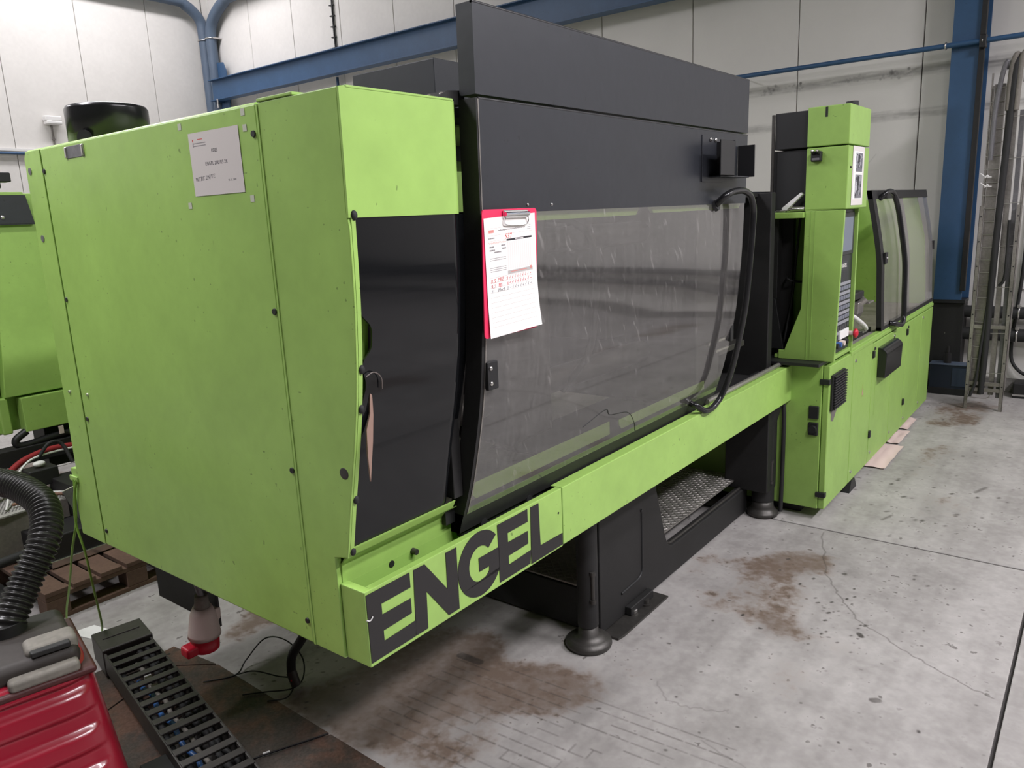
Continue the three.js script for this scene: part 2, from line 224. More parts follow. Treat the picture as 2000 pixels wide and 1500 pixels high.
// scuffs rubbed along the panels at the height of pipes that once ran there
const scuffTex = (() => {
  const w = 1024, h = 1024, cv = document.createElement('canvas'); cv.width = w; cv.height = h; const c = cv.getContext('2d'), r = rng(77); c.fillStyle = '#000'; c.fillRect(0, 0, w, h);
  const X = (z) => ((z + 3) / 4.8) * w, Y = (y) => (y / 4.8) * h; // z -3..1.8, y 0..4.8
  c.strokeStyle = 'rgba(255,255,255,0.05)'; c.lineCap = 'round';
  for (const [y, n, s] of [[2.77, 900, 0.05], [2.42, 700, 0.05]]) for (let i = 0; i < n; i++) { const z = -2.2 + r() * 2.9, yy = y + (r() + r() - 1) * s; c.lineWidth = 1 + r() * 3; c.beginPath(); c.moveTo(X(z), Y(yy)); c.lineTo(X(z + 0.05 + r() * 0.3), Y(yy + (r() - 0.5) * 0.01)); c.stroke(); }
  c.fillStyle = 'rgba(255,255,255,0.3)'; for (const [z, n] of [[-1.5, 30], [-0.72, 20], [-0.4, 36], [-1.26, 14]]) for (let i = 0; i < n; i++) { c.beginPath(); c.arc(X(z + (r() + r() - 1) * 0.11), Y(2.77 + (r() + r() - 1) * 0.045), 1 + r() * 2.2, 0, 7); c.fill(); }
  for (const z of [-1.2, -0.27]) { c.fillStyle = '#fff'; c.beginPath(); c.arc(X(z), Y(2.8), 2.6, 0, 7); c.fill(); }
  c.strokeStyle = 'rgba(255,255,255,0.25)'; c.lineWidth = 1.5; c.beginPath(); c.moveTo(X(-0.62), Y(1.95)); c.lineTo(X(-0.5), Y(2.1)); c.stroke();
  const m = c.getImageData(0, 0, w, h).data;
  return dataTex(w, h, (u, v, i, j) => { const o = (j * w + i) * 4, n = fbm(u, v, 50, 3, 1), s = (m[o] / 255) * (0.5 + n); const k = 229 + (fbm(u, v, 8, 4) - 0.5) * 16; return [clamp(k + 2 - s * 90), clamp(k - s * 90), clamp(k - 3 - s * 88)]; }, true, THREE.ClampToEdgeWrapping);
})();
const wallScuffed = new THREE.MeshStandardMaterial({ map: scuffTex, color: C(0.86, 0.85, 0.83), roughness: 0.5 });
{
  const f = structure('wall_far'), g = 0.004, step = 1.066;
  part(f, 'wall_core', bx(6.76, 7.02, 0, 7.4, -11.34, 9.3, 0), plain(C(0.08, 0.08, 0.08), 0.9));
  for (let k = -11; k < 9; k++) {
    const z0 = -0.166 + k * step, z1 = z0 + step; if (z1 < -11.04 || z0 > 9) continue;
    const a = Math.max(z0, -11.04) + g, b = Math.min(z1, 9.0) - g, geo = bx(6.72, 6.77, 0.12, 7.4, a, b, 0.006), scuffed = z1 > -2.6 && z0 < 1.6;
    if (scuffed) { const p = geo.attributes.position, uv = new Float32Array(p.count * 2); for (let i = 0; i < p.count; i++) { uv[2 * i] = (p.getZ(i) + 3) / 4.8; uv[2 * i + 1] = p.getY(i) / 4.8; } geo.setAttribute('uv', new THREE.BufferAttribute(uv, 2)); }
    part(f, 'wall_panel', geo, scuffed ? wallScuffed : wallMat);
  }
  part(f, 'plinth', bx(6.7, 6.78, 0, 0.12, -11.04, 9, 0.004), dusty(C(0.3, 0.29, 0.28), 0.8));
  const l = structure('wall_left');
  part(l, 'wall_core', bx(-9.1, 7.02, 0, 7.4, -11.34, -11.09, 0), plain(C(0.08, 0.08, 0.08), 0.9));
  for (let k = -14; k < 3; k++) { const x0 = 3.575 + k * 1.085, a = Math.max(x0, -9.0) + g, b = Math.min(x0 + 1.085, 6.72) - g; if (b - a > 0.05) part(l, 'wall_panel', bx(a, b, 0.12, 7.4, -11.1, -11.04, 0.006), wallMat); }
  const r = structure('wall_right'); part(r, 'wall_sheet', bx(-9.1, 7.02, 0, 7.4, 9.0, 9.3, 0.01), wallGrey);
  const n = structure('wall_near'); part(n, 'wall_sheet', bx(-9.3, -9.0, 0, 7.4, -11.34, 9.3, 0.01), wallGrey);
  const c = structure('ceiling'); part(c, 'roof_sheet', bx(-9.3, 7.02, 7.4, 7.6, -11.34, 9.3, 0.01), dusty(C(0.3, 0.3, 0.3), 0.7));
}
// luminaires: a white tray, a glowing face and a light of the same size just below it
for (const [x, z, l, w, p, y, where] of LAMPS) {
  const t = thing('ceiling_light', `long white hall luminaire hanging ${where}`, 'light', [x, y, z], 'hall luminaires');
  part(t, 'housing', bx(x - l / 2 - 0.02, x + l / 2 + 0.02, y + 0.012, y + 0.09, z - w / 2 - 0.02, z + w / 2 + 0.02, 0.01), M.white);
  part(t, 'diffuser', bx(x - l / 2, x + l / 2, y, y + 0.02, z - w / 2, z + w / 2, 0.004), new THREE.MeshStandardMaterial({ color: 0xffffff, emissive: LAMP_COLOR, emissiveIntensity: 6 }));
  for (const s of [-1, 1]) part(t, 'hanger', cyl([x + s * l * 0.4, y + 0.08, z], [x + s * l * 0.4, 7.4, z], 0.006, 0.006, 6), M.zinc);
  const a = new THREE.RectAreaLight(LAMP_COLOR, p, l, w); a.position.set(x, y - 0.006, z); a.rotation.x = -Math.PI / 2; scene.add(a);
}
// blue steel: crane rail on brackets, column, air pipe, down pipes
{
  const t = thing('steel_beam', 'blue horizontal steel rail beam running high along the white far wall', 'beam', [6.4, 3.73, -6]);
  const z0 = -10.62, z1 = 8.9, x = 6.5, y0 = 3.735, y1 = 4.06;
  part(t, 'web', bx(x - 0.006, x + 0.006, y0, y1, z0, z1, 0), M.blue); part(t, 'flange', bx(x - 0.08, x + 0.08, y1 - 0.014, y1, z0, z1, 0.002), M.blue); part(t, 'flange', bx(x - 0.08, x + 0.08, y0, y0 + 0.014, z0, z1, 0.002), M.blue);
  part(t, 'end_plate', prismZY([[-10.75, 3.6], [-10.36, 3.6], [-10.36, 4.2], [-10.42, 4.33], [-10.72, 4.36], [-10.75, 4.33]], 6.6, 6.62), M.blue);
  for (const z of [-10.5, -4.9, 0.2, 5]) part(t, 'bracket', bx(x, 6.72, y0 - 0.02, y1 + 0.02, z - 0.008, z + 0.008, 0), M.blue);
  for (const y of [3.72, 3.66]) part(t, 'bolt', cyl([6.42, y - 0.05, -10.4], [6.42, y + 0.03, -10.4], 0.015, 0.015, 8), M.zinc);
  part(t, 'hanging_rod', cyl([6.66, 2.9, -7.72], [6.66, 3.74, -7.72], 0.02, 0.02, 8), M.blue);
  const c = thing('steel_column', 'blue steel column standing against the far wall behind the upright racks', 'column', [6.6, 0, 0.2]);
  const cz0 = 0.085, cz1 = 0.33;
  part(c, 'flange', bx(6.5, 6.515, 0.82, 7.4, cz0, cz1 - 0.03, 0.002), M.blue); part(c, 'flange', bx(6.69, 6.705, 0.82, 7.4, cz0, cz1, 0.002), M.blue); part(c, 'web', bx(6.51, 6.7, 0.82, 7.4, 0.19, 0.2, 0), M.blue);
  part(c, 'base', bx(6.535, 6.715, 0, 0.79, cz0 - 0.02, cz1 - 0.005, 0.006), M.blackDusty); part(c, 'base_cap', bx(6.5, 6.718, 0.79, 0.82, cz0 - 0.02, cz1, 0.003), M.black);
  part(c, 'cable_duct', bx(6.47, 6.52, 0.9, 7.4, cz1 - 0.045, cz1 - 0.005, 0.004), M.blackDusty);
  const a = thing('air_pipe', 'thin blue compressed air pipe running along the far wall past the column', 'pipe', [6.46, 2.89, 0]);
  part(a, 'pipe', cyl([6.45, 2.895, -5.0], [6.45, 2.895, 4.0], 0.021, 0.021, 14), M.blue);
  for (const z of [-1.75, 0.05, 0.31]) { const k = part(a, 'pipe_clamp', new THREE.TorusGeometry(0.025, 0.007, 8, 18).translate(6.45, 2.895, z), M.zinc); if (z > 0.2) part(a, 'union', bx(6.42, 6.48, 2.84, 2.94, 0.29, 0.34, 0.008), M.black); part(k, 'stand_off', cyl([6.45, 2.915, z], [6.72, 2.915, z], 0.006, 0.006, 6), M.zinc); }
  for (const [dz, bendZ, lab] of [[-10.87, 0, 'grey blue down pipe in the hall corner whose bend leads along the left wall'], [-10.66, 1, 'grey blue down pipe in the hall corner whose bend leads along the far wall']]) {
    const d = thing('down_pipe', lab, 'pipe', [6.6, 0, dz]);
    const pts = bendZ ? [[6.6, 0, dz], [6.6, 4.0, dz], [6.6, 4.75, dz], [6.6, 5.0, dz + 0.12], [6.6, 5.2, dz + 0.5], [6.6, 5.25, dz + 1.2], [6.6, 5.35, dz + 8]] : [[6.6, 0, dz], [6.6, 4.0, dz], [6.6, 4.8, dz], [6.56, 5.05, dz], [6.3, 5.24, dz], [5.8, 5.28, dz], [1, 5.3, dz]];
    part(d, 'pipe', tube(pts, 0.085, 120, 16, 0.4), M.blueGrey);
    for (const y of [4.72, 3.4]) part(d, 'pipe_clamp', new THREE.TorusGeometry(0.092, 0.01, 8, 24).rotateX(Math.PI / 2).translate(6.6, y, dz), M.zinc);
    part(d, 'wall_bracket', bx(6.58, 6.72, 4.71, 4.73, dz - 0.01, dz + 0.12, 0.002), M.zinc);
  }
  const r = thing('conduit_rail', 'white and blue conduit rail running along the left wall', 'rail', [0, 2.85, -11]);
  part(r, 'tray', bx(-6, 4.6, 2.885, 2.925, -11.04, -10.98, 0.004), M.white); part(r, 'pipe', cyl([-6, 2.857, -10.98], [4.6, 2.857, -10.98], 0.018, 0.018, 10), M.blue);
  const w = thing('wall_lamp', 'small white emergency lamp on the left wall with a conduit below it', 'lamp', [4.09, 3.3, -11]);
  part(w, 'housing', bx(3.975, 4.205, 3.315, 3.39, -11.03, -10.92, 0.02), M.white); part(w, 'lens', bx(3.985, 4.195, 3.27, 3.318, -11.03, -10.9, 0.015), M.white); part(w, 'conduit', bx(4.075, 4.1, 2.9, 3.28, -11.04, -11.02, 0.004), M.galvanised); part(w, 'clip', bx(4.065, 4.11, 3.06, 3.08, -11.04, -11.012, 0.002), M.galvanised);
}
{ // cable strip and bracket line on the far wall near z = -7.75
  const t = thing('cable_strip', 'thin dark cable strip clipped vertically to the far wall above the blue beam', 'cable', [6.7, 4, -7.74]);
  part(t, 'cable', tube([[6.7, 3.9, -7.74], [6.7, 4.5, -7.75], [6.7, 5.2, -7.74], [6.7, 7.3, -7.74]], 0.014, 30, 8), M.black);
  for (let k = 0; k < 10; k++) part(t, 'clip', bx(6.69, 6.72, 4.0 + k * 0.14, 4.012 + k * 0.14, -7.81, -7.72, 0.001), M.black);
}

// ---------------------------------------------------------------- the moulding machine
const mach = thing('moulding_machine', 'large lime green injection moulding machine with anthracite guard, standing in the middle of the hall', 'machine', [0, 0, 0]);
const coverZ = smoothTable([[0.85, -0.06], [0.93, -0.039], [1.0, -0.026], [1.141, 0.004], [1.242, 0.028], [1.371, 0.049], [1.537, 0.064], [1.734, 0.069], [1.97, 0.072]]);
const guardZ = smoothTable([[0.82, -0.066], [0.86, -0.05], [0.955, -0.014], [1.05, 0.01], [1.16, 0.035], [1.275, 0.055], [1.49, 0.073], [1.705, 0.081], [2.2, 0.088]]);
{ // clamp end cover
  const TOP = 1.965, BOT = 0.655;
  const centre = part(mach, 'end_panel', bx(-0.006, 0.02, BOT, TOP, -1.339, -0.208, 0.005), M.green);
  for (const [y, z] of [[1.902, -0.224], [1.506, -0.219], [1.118, -0.219], [0.715, -0.224], [1.897, -1.33], [1.5, -1.327], [1.105, -1.32], [0.71, -1.318]])
    part(centre, 'fastener', cyl([-0.004, y, z], [-0.0095, y, z], 0.0085, 0.007, 14), M.black);
  part(centre, 'bolt', cyl([-0.004, 1.191, -1.289], [-0.011, 1.191, -1.289], 0.006, 0.005, 10), M.zinc);
  { // grip recess with a bright plate
    const g = part(centre, 'grip_recess', [bx(-0.0075, -0.005, 1.921, 1.955, -1.16, -1.045, 0.001)], M.grey);
    part(g, 'grip_end', bx(-0.011, -0.004, 1.922, 1.954, -1.165, -1.152, 0.003), M.zinc); part(g, 'grip_end', bx(-0.011, -0.004, 1.922, 1.954, -1.058, -1.045, 0.003), M.zinc);
  }
  // side panel next to the front: its front edge follows the bulge of the cover and steps back above the name beam
  const prof = []; for (let k = 0; k <= 26; k++) { const y = 0.931 + ((TOP - 0.931) * k) / 26; prof.push([coverZ(y) - (y > 1.713 ? 0.0062 : 0), y]); }
  const side = part(mach, 'corner_panel', prismZY([[-0.2, BOT], [-0.0875, BOT], [-0.0875, 0.922], [-0.045, 0.931], ...prof, [-0.2, TOP]], -0.006, 0.012, [], 0.002), M.green);
  part(side, 'dent', ball([-0.006, 1.144, -0.024], 0.014, 0.12, 1, 1.1), M.darkSteel);
  part(mach, 'corner_flange', bx(-0.008, 0.0, BOT, TOP - 0.004, -0.206, -0.199, 0.001), M.green);
  const rim = part(mach, 'window_rim', sheet(0.932, 1.716, (y) => 0.0, (y) => 0.011 + 0.0, (x, y) => coverZ(y) + 0.001, 0.02, 26, 2), M.green);
  for (const y of [1.39, 1.3, 1.08, 0.945, 1.715]) part(rim, 'rubber_plug', ball([0.008, y, coverZ(y) + 0.001], 0.008, 1, 1.3, 0.8), M.rubber);
  // left strip with its foot
  const strip = part(mach, 'edge_panel', prismZY([[-1.346, BOT], [-1.52, BOT], [-1.528, 0.9], [-1.483, 0.905], [-1.466, 1.945], [-1.45, TOP], [-1.346, TOP]], -0.006, 0.012, [], 0.002), M.green);
  part(strip, 'bolt', cyl([-0.004, 1.187, -1.423], [-0.011, 1.187, -1.423], 0.006, 0.005, 10), M.zinc);
  for (const [y, z] of [[1.904, -1.436], [1.694, -1.427]]) part(strip, 'blind_plug', cyl([-0.005, y, z], [-0.008, y, z], 0.011, 0.011, 14), M.grey);
  // body behind the sheets: roof, back, inner floor
  part(mach, 'roof_sheet', [bx(0.0, 1.3, TOP - 0.012, TOP, -1.45, -0.21, 0.003), bx(0.012, 0.33, TOP - 0.016, TOP + 0.002, -0.2, coverZ(1.96) - 0.004, 0.003)], M.green);
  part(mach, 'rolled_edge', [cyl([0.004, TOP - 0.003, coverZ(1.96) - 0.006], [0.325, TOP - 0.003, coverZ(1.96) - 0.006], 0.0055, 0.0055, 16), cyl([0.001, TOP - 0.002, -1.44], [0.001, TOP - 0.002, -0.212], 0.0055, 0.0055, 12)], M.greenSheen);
  part(mach, 'roof_lip', bx(-0.008, 0.04, TOP + 0.001, TOP + 0.008, -0.2, -0.075, 0.002), M.green);
  part(mach, 'rear_sheet', bx(0.0, 2.9, 0.66, TOP - 0.02, -1.47, -1.455, 0.002), M.green);
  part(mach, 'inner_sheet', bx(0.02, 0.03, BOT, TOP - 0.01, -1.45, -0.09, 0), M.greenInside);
  part(mach, 'belly_sheet', bx(0.03, 3.0, 0.644, 0.654, -1.45, -0.1, 0), M.galvanised);  // pale finish chosen to bounce light into the shade under the machine
  // rounded upper front sheet and the smoked window below it
  const round = (x, y) => coverZ(y) - (x > 0.318 ? 0.04 - Math.sqrt(Math.max(0, 0.04 ** 2 - (x - 0.318) ** 2)) : 0);
  part(mach, 'front_sheet', sheet(1.71, TOP, -0.006, 0.357, round, 0.006, 10, 40), M.green);
  part(mach, 'front_sheet_lip', bx(0.012, 0.33, TOP - 0.002, TOP + 0.004, coverZ(1.96) - 0.02, coverZ(1.96) + 0.001, 0.002), M.green);
  const biteL = (y) => { let x = 0.0125; x += 0.031 * Math.exp(-(((y - 1.455) / 0.042) ** 4)); x += 0.012 * Math.exp(-(((y - 1.35) / 0.03) ** 2)); return x; };
  const smoke = new THREE.MeshPhysicalMaterial({ color: C(0.007, 0.0075, 0.0085), roughness: 0.08, specularIntensity: 0.7 });
  part(mach, 'smoked_window', sheet(0.955, 1.71, biteL, 0.405, (x, y) => round(x, y) - 0.003, 0.005, 90, 30), smoke);
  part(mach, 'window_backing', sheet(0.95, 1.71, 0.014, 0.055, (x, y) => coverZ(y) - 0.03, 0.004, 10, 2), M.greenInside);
  part(mach, 'window_shard', prismXY([[0.014, 1.19], [0.017, 1.25], [0.031, 1.285], [0.035, 1.33], [0.041, 1.325], [0.04, 1.28], [0.032, 1.22], [0.016, 1.13]], 0.0, 0.004).translate(0, 0, 0.036).applyMatrix4(new THREE.Matrix4()), plain(C(0.3, 0.19, 0.15), 0.7));
  part(mach, 'window_patch', tube([[0.018, 1.372, coverZ(1.372) + 0.004], [0.04, 1.378, coverZ(1.378) + 0.004], [0.062, 1.362, coverZ(1.362) + 0.004], [0.066, 1.335, coverZ(1.335) + 0.004]], 0.0013, 14, 6), plain(C(0.16, 0.13, 0.12), 0.4));
  // apron below the window, folded back into the gutter of the name beam
  part(mach, 'apron', sheet(0.845, 0.955, 0.008, (y) => (y > 0.925 ? 0.365 : 0.42), (x, y) => lerpTable([[0.845, -0.0865], [0.9, -0.082], [0.918, -0.066], [0.93, -0.045], [0.955, -0.032]], y), 0.005, 26, 4), M.green);
  part(mach, 'apron_end', bx(0.36, 0.42, 0.875, 0.915, -0.09, -0.068, 0.001), M.black);
}
{ // name beam with gutter, and the long beam after it
  const Y0 = 0.655, Y1 = 0.852;
  const beam = part(mach, 'name_beam', [bx(0, 0.822, Y0, Y1, -0.008, 0, 0.004), bx(0.0235, 0.822, Y1 - 0.0065, Y1 - 0.0002, -0.024, -0.001, 0.002), bx(0.0002, 0.01, Y0 + 0.0003, Y1 - 0.001, -0.0862, -0.004, 0.003), bx(0.0004, 0.024, Y1 - 0.007, Y1 - 0.0004, -0.0865, -0.001, 0.002), bx(0.001, 0.822, Y0 + 0.0004, Y0 + 0.006, -0.0865, -0.002, 0.002)], M.green);
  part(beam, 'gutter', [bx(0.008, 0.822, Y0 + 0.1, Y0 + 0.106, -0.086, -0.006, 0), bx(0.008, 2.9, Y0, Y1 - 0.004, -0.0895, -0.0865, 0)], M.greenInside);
  part(beam, 'screw', cyl([0.245, 0.842, -0.0865], [0.245, 0.842, -0.07], 0.009, 0.008, 10), M.darkSteel); part(beam, 'hole', cyl([0.168, 0.836, -0.0865], [0.168, 0.836, -0.0845], 0.009, 0.009, 14), M.black);
  // letters cut from black foil
  const T = 0.0015, t0 = 0.0002, B = 0.667, H = 0.844;
  const E = (x) => [[x, B], [x + 0.148, B], [x + 0.154, 0.709], [x + 0.045, 0.705], [x + 0.045, 0.733], [x + 0.141, 0.735], [x + 0.141, 0.775], [x + 0.045, 0.775], [x + 0.045, 0.804], [x + 0.143, 0.804], [x + 0.143, H], [x, H]];
  const L = (name, poly, holes) => { const m = part(beam, name, prismXY(poly, t0, t0 + T, holes), M.letter); return m; };
  L('letter', E(0.003)); L('letter', [[0.153, B], [0.197, B], [0.2, 0.77], [0.277, B], [0.319, B], [0.321, H], [0.279, H], [0.277, 0.743], [0.2, H], [0.16, H]]);
  { const g = [], cx = 0.415, cy = 0.7595, R = 0.0945, r = 0.0515; // G: ring opened to the right with a bar
    for (let k = 0; k <= 40; k++) { const a = (40 + (k / 40) * 293) * Math.PI / 180; g.push([cx + R * Math.cos(a) * 0.99, cy + R * Math.sin(a)]); }
    g.push([0.498, 0.707], [0.498, 0.777], [0.408, 0.777], [0.408, 0.737], [0.452, 0.737]);
    for (let k = 40; k >= 0; k--) { const a = (40 + (k / 40) * 277) * Math.PI / 180; g.push([cx + r * Math.cos(a) * 0.94, cy + r * Math.sin(a)]); }
    L('letter', g); }
  L('letter', E(0.495)); L('letter', [[0.648, B - 0.004], [0.818, B - 0.004], [0.818, 0.702], [0.698, 0.705], [0.695, 0.8435], [0.654, 0.8435]]);
  part(beam, 'tear', tube([[-0.001, 0.782, 0.001], [0.006, 0.778, 0.003], [0.012, 0.781, 0.004], [0.016, 0.786, 0.004]], 0.0016, 10, 6), M.white);
  part(beam, 'hole', cyl([0.8, 0.775, -0.001], [0.8, 0.775, 0.0006], 0.004, 0.004, 10), M.black);
  const two = part(mach, 'side_beam', [bx(0.825, 3.05, Y0 + 0.003, Y1, -0.008, 0, 0.004), bx(0.8255, 3.0495, Y1 - 0.0065, Y1 - 0.0003, -0.045, -0.001, 0.002), bx(0.8255, 3.049, Y0 + 0.0034, Y0 + 0.009, -0.0865, -0.002, 0.002), bx(3.04, 3.0497, Y0 + 0.004, Y1 - 0.001, -0.08, -0.003, 0.002)], M.green);
  part(two, 'drip_rail', cyl([2.02, Y1 + 0.012, -0.042], [3.0, Y1 + 0.012, -0.042], 0.0125, 0.0125, 12), M.steel);
  part(two, 'stop_block', bx(1.9, 1.935, Y1 - 0.001, Y1 + 0.012, -0.03, -0.012, 0.002), M.zinc);
}
{ // sliding guard: two black sheets above, clear bent pane below
  const X0 = 0.397, X1 = 2.105;
  part(mach, 'guard_upper_panel', [sheet(1.984, 2.187, X0, X1, (x, y) => guardZ(y), 0.05, 6, 4)], M.anthracite);
  const mid = part(mach, 'guard_panel', [sheet(1.708, 1.976, X0 + 0.008, X1 - 0.004, (x, y) => guardZ(y) + 0.001, 0.04, 8, 4)], M.anthracite);
  for (const [x, y] of [[0.59, 1.726], [0.7, 1.725]]) part(mid, 'rivet', ball([x, y, guardZ(y) + 0.002], 0.004, 1, 1, 0.6), M.zinc);
  const bead = (x0, x1, y, z, r) => cyl([x0, y, z], [x1, y, z], r, r, 12);
  part(mach, 'rolled_edge', bead(X0, X1, 2.186, guardZ(2.18) - 0.003, 0.004), M.blackSheen); part(mach, 'rolled_edge', bead(X0 + 0.008, X1 - 0.004, 1.975, guardZ(1.97) - 0.002, 0.004), M.blackSheen);
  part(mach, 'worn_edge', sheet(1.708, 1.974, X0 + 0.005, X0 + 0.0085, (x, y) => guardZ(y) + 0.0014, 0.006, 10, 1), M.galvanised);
  // frame of the clear door
  const fz = (x, y) => guardZ(y);
  part(mach, 'door_frame', [sheet(0.842, 1.976, X0, X0 + 0.012, fz, 0.055, 40, 1), sheet(0.842, 0.9, X0, X1 - 0.01, fz, 0.055, 8, 4), sheet(0.842, 1.708, X1 - 0.1, X1 - 0.06, (x, y) => guardZ(y) - 0.03, 0.02, 40, 1)], M.blackDusty);
  part(mach, 'door_edge', sheet(0.905, 1.708, X0 + 0.012, X0 + 0.0165, (x, y) => guardZ(y) + 0.002, 0.006, 40, 1), M.galvanised);
  const dirt = dataTex(1024, 1024, (u, v) => { // how clear the sheet is: fine runs and scratches of wear
    const run = fbm(u, v * 0.1, 110, 2, 1), fine = fbm(u, v, 150, 2, 2), scr = fbm(u * 0.5 + v * 0.3, v * 0.1 - u * 0.04, 180, 2); let k = 0.89 + (run - 0.5) * 0.05 + (fine - 0.5) * 0.06 - 0.12 * sstep(0.78, 0.86, scr); return [clamp(255 * k), clamp(255 * k), clamp(255 * k)];
  }, false);
  const pane = new THREE.MeshPhysicalMaterial({ color: C(0.56, 0.535, 0.515), roughness: 0.06, transmission: 1, transmissionMap: dirt, thickness: 0, ior: 1.9 });
  const p = part(mach, 'door_pane', sheet(0.898, 1.708, X0 + 0.014, X1 - 0.012, (x, y) => guardZ(y) + 0.0005, 0, 50, 6), pane);
  part(p, 'crack', tube([[0.95, 1.02, guardZ(1.02) + 0.001], [1.08, 1.05, guardZ(1.05) + 0.001], [1.12, 1.022, guardZ(1.022) + 0.001], [1.25, 1.0, guardZ(1) + 0.001], [1.33, 0.94, guardZ(0.94) + 0.001], [1.36, 0.9, guardZ(0.9) + 0.001]], 0.0013, 40, 5), M.black);
  // upper strips: green stiffeners; lower pair: beam lip's reflection modelled behind the pane
  const st = (x0, x1, y0, y1) => sheet(y0, y1, (y) => x0 + Math.max(0, (y0 + 0.018 - y)), (y) => x1 - Math.max(0, (y0 + 0.018 - y)), (x, y) => guardZ(y) - 0.012, 0.012, 8, 3);
  part(mach, 'stiffener_reflection_strip', st(0.55, 1.215, 1.684, 1.708), M.green); part(mach, 'stiffener_reflection_strip', st(1.3, 2.08, 1.688, 1.708), M.green); const sb = (x0, x1, y1) => prismXY([[x0, 0.945], [x0 + 0.02, 0.925], [x1, 0.925], [x1, y1], [x0, y1]], -0.05, -0.046, [], 0.001); part(mach, 'stiffener_reflection_strip', sb(0.445, 1.2, 0.972), M.green); part(mach, 'stiffener_reflection_strip', sb(1.265, 2.0, 0.962), M.green);
  // roller feet hidden in the gutter
  part(mach, 'guide_rail', bx(0.42, 2.9, 0.82, 0.842, -0.12, -0.07, 0.002), M.black);
  for (const x of [0.5, 0.72, 0.9, 1.05, 1.2]) part(mach, 'roller', cyl([x, 0.836, -0.075], [x, 0.836, -0.05], 0.016, 0.016, 14), M.black);
  // tubular handle
  const H = (x, y, o) => [x, y, guardZ(y) + o];
  const hd = part(mach, 'door_handle', tube([H(1.79, 1.7, 0.0), H(1.78, 1.735, 0.045), H(1.84, 1.752, 0.055), H(1.93, 1.755, 0.058), H(2.005, 1.735, 0.058), H(2.045, 1.68, 0.058), H(2.05, 1.55, 0.056), H(2.05, 1.28, 0.056), H(2.052, 1.06, 0.056), H(2.045, 0.95, 0.056), H(2.02, 0.885, 0.058), H(1.95, 0.855, 0.06), H(1.88, 0.862, 0.058), H(1.84, 0.89, 0.03), H(1.835, 0.9, 0.0)], 0.0128, 140, 14, 0.4), M.blackGloss);
  part(hd, 'end_ferrule', cyl(H(1.79, 1.7, 0.0), H(1.79, 1.705, 0.012), 0.022, 0.02, 16), M.black);
  // angle bracket for a pendant on the upper part
  const z = guardZ(1.86) + 0.001;
  const br = part(mach, 'pendant_bracket', [bx(1.66, 1.85, 1.79, 1.956, z, z + 0.004, 0.001)], M.anthracite);
  part(br, 'wing', bx(1.79, 1.796, 1.808, 1.936, z + 0.002, z + 0.075, 0.002), M.black); part(br, 'wing', bx(2.0, 2.006, 1.808, 1.93, z + 0.002, z + 0.07, 0.002), M.black);
  part(br, 'wing_plate', bx(1.665, 1.792, 1.81, 1.934, z + 0.068, z + 0.074, 0.002), M.black); part(br, 'shelf', bx(1.72, 2.0, 1.806, 1.811, z + 0.002, z + 0.05, 0.001), M.anthracite);
  for (const x of [1.73, 1.775]) part(br, 'bolt', ball([x, 1.942, z + 0.006], 0.008, 1, 1, 0.6), M.zinc);
  for (const [x, y] of [[0.41, 1.297]]) { const hg = part(mach, 'hinge_plate', bx(x, x + 0.042, y - 0.037, y + 0.037, guardZ(y), guardZ(y) + 0.012, 0.002), M.black); for (const d of [-0.02, 0.02]) part(hg, 'screw', ball([x + 0.012, y + d, guardZ(y) + 0.013], 0.006, 1, 1, 0.6), M.zinc); }
  part(mach, 'latch', bx(2.07, 2.1, 1.13, 1.2, guardZ(1.17) - 0.02, guardZ(1.17) + 0.006, 0.003), M.black);
  // black post and shade hood at the near end of the guard, hood block behind
  part(mach, 'guard_post', [bx(0.36, 0.396, 0.96, 1.975, -0.25, -0.03, 0.003), prismXY([[0.3, 1.965], [0.42, 1.965], [0.42, 2.0], [0.36, 1.995]], -0.1, 0.03)], M.blackDusty);
  for (const zz of [-0.02, 0.02]) part(mach, 'guard_bolt', ball([0.35, 1.985, zz], 0.007), M.galvanised);
  part(mach, 'hood_block', bx(1.0, 2.05, 1.9, 2.241, -1.02, -0.6, 0.004), M.anthracite);
  part(mach, 'hood_shelf', bx(0.5, 1.0, 1.96, 1.985, -0.9, -0.1, 0.003), M.blackDusty);
}
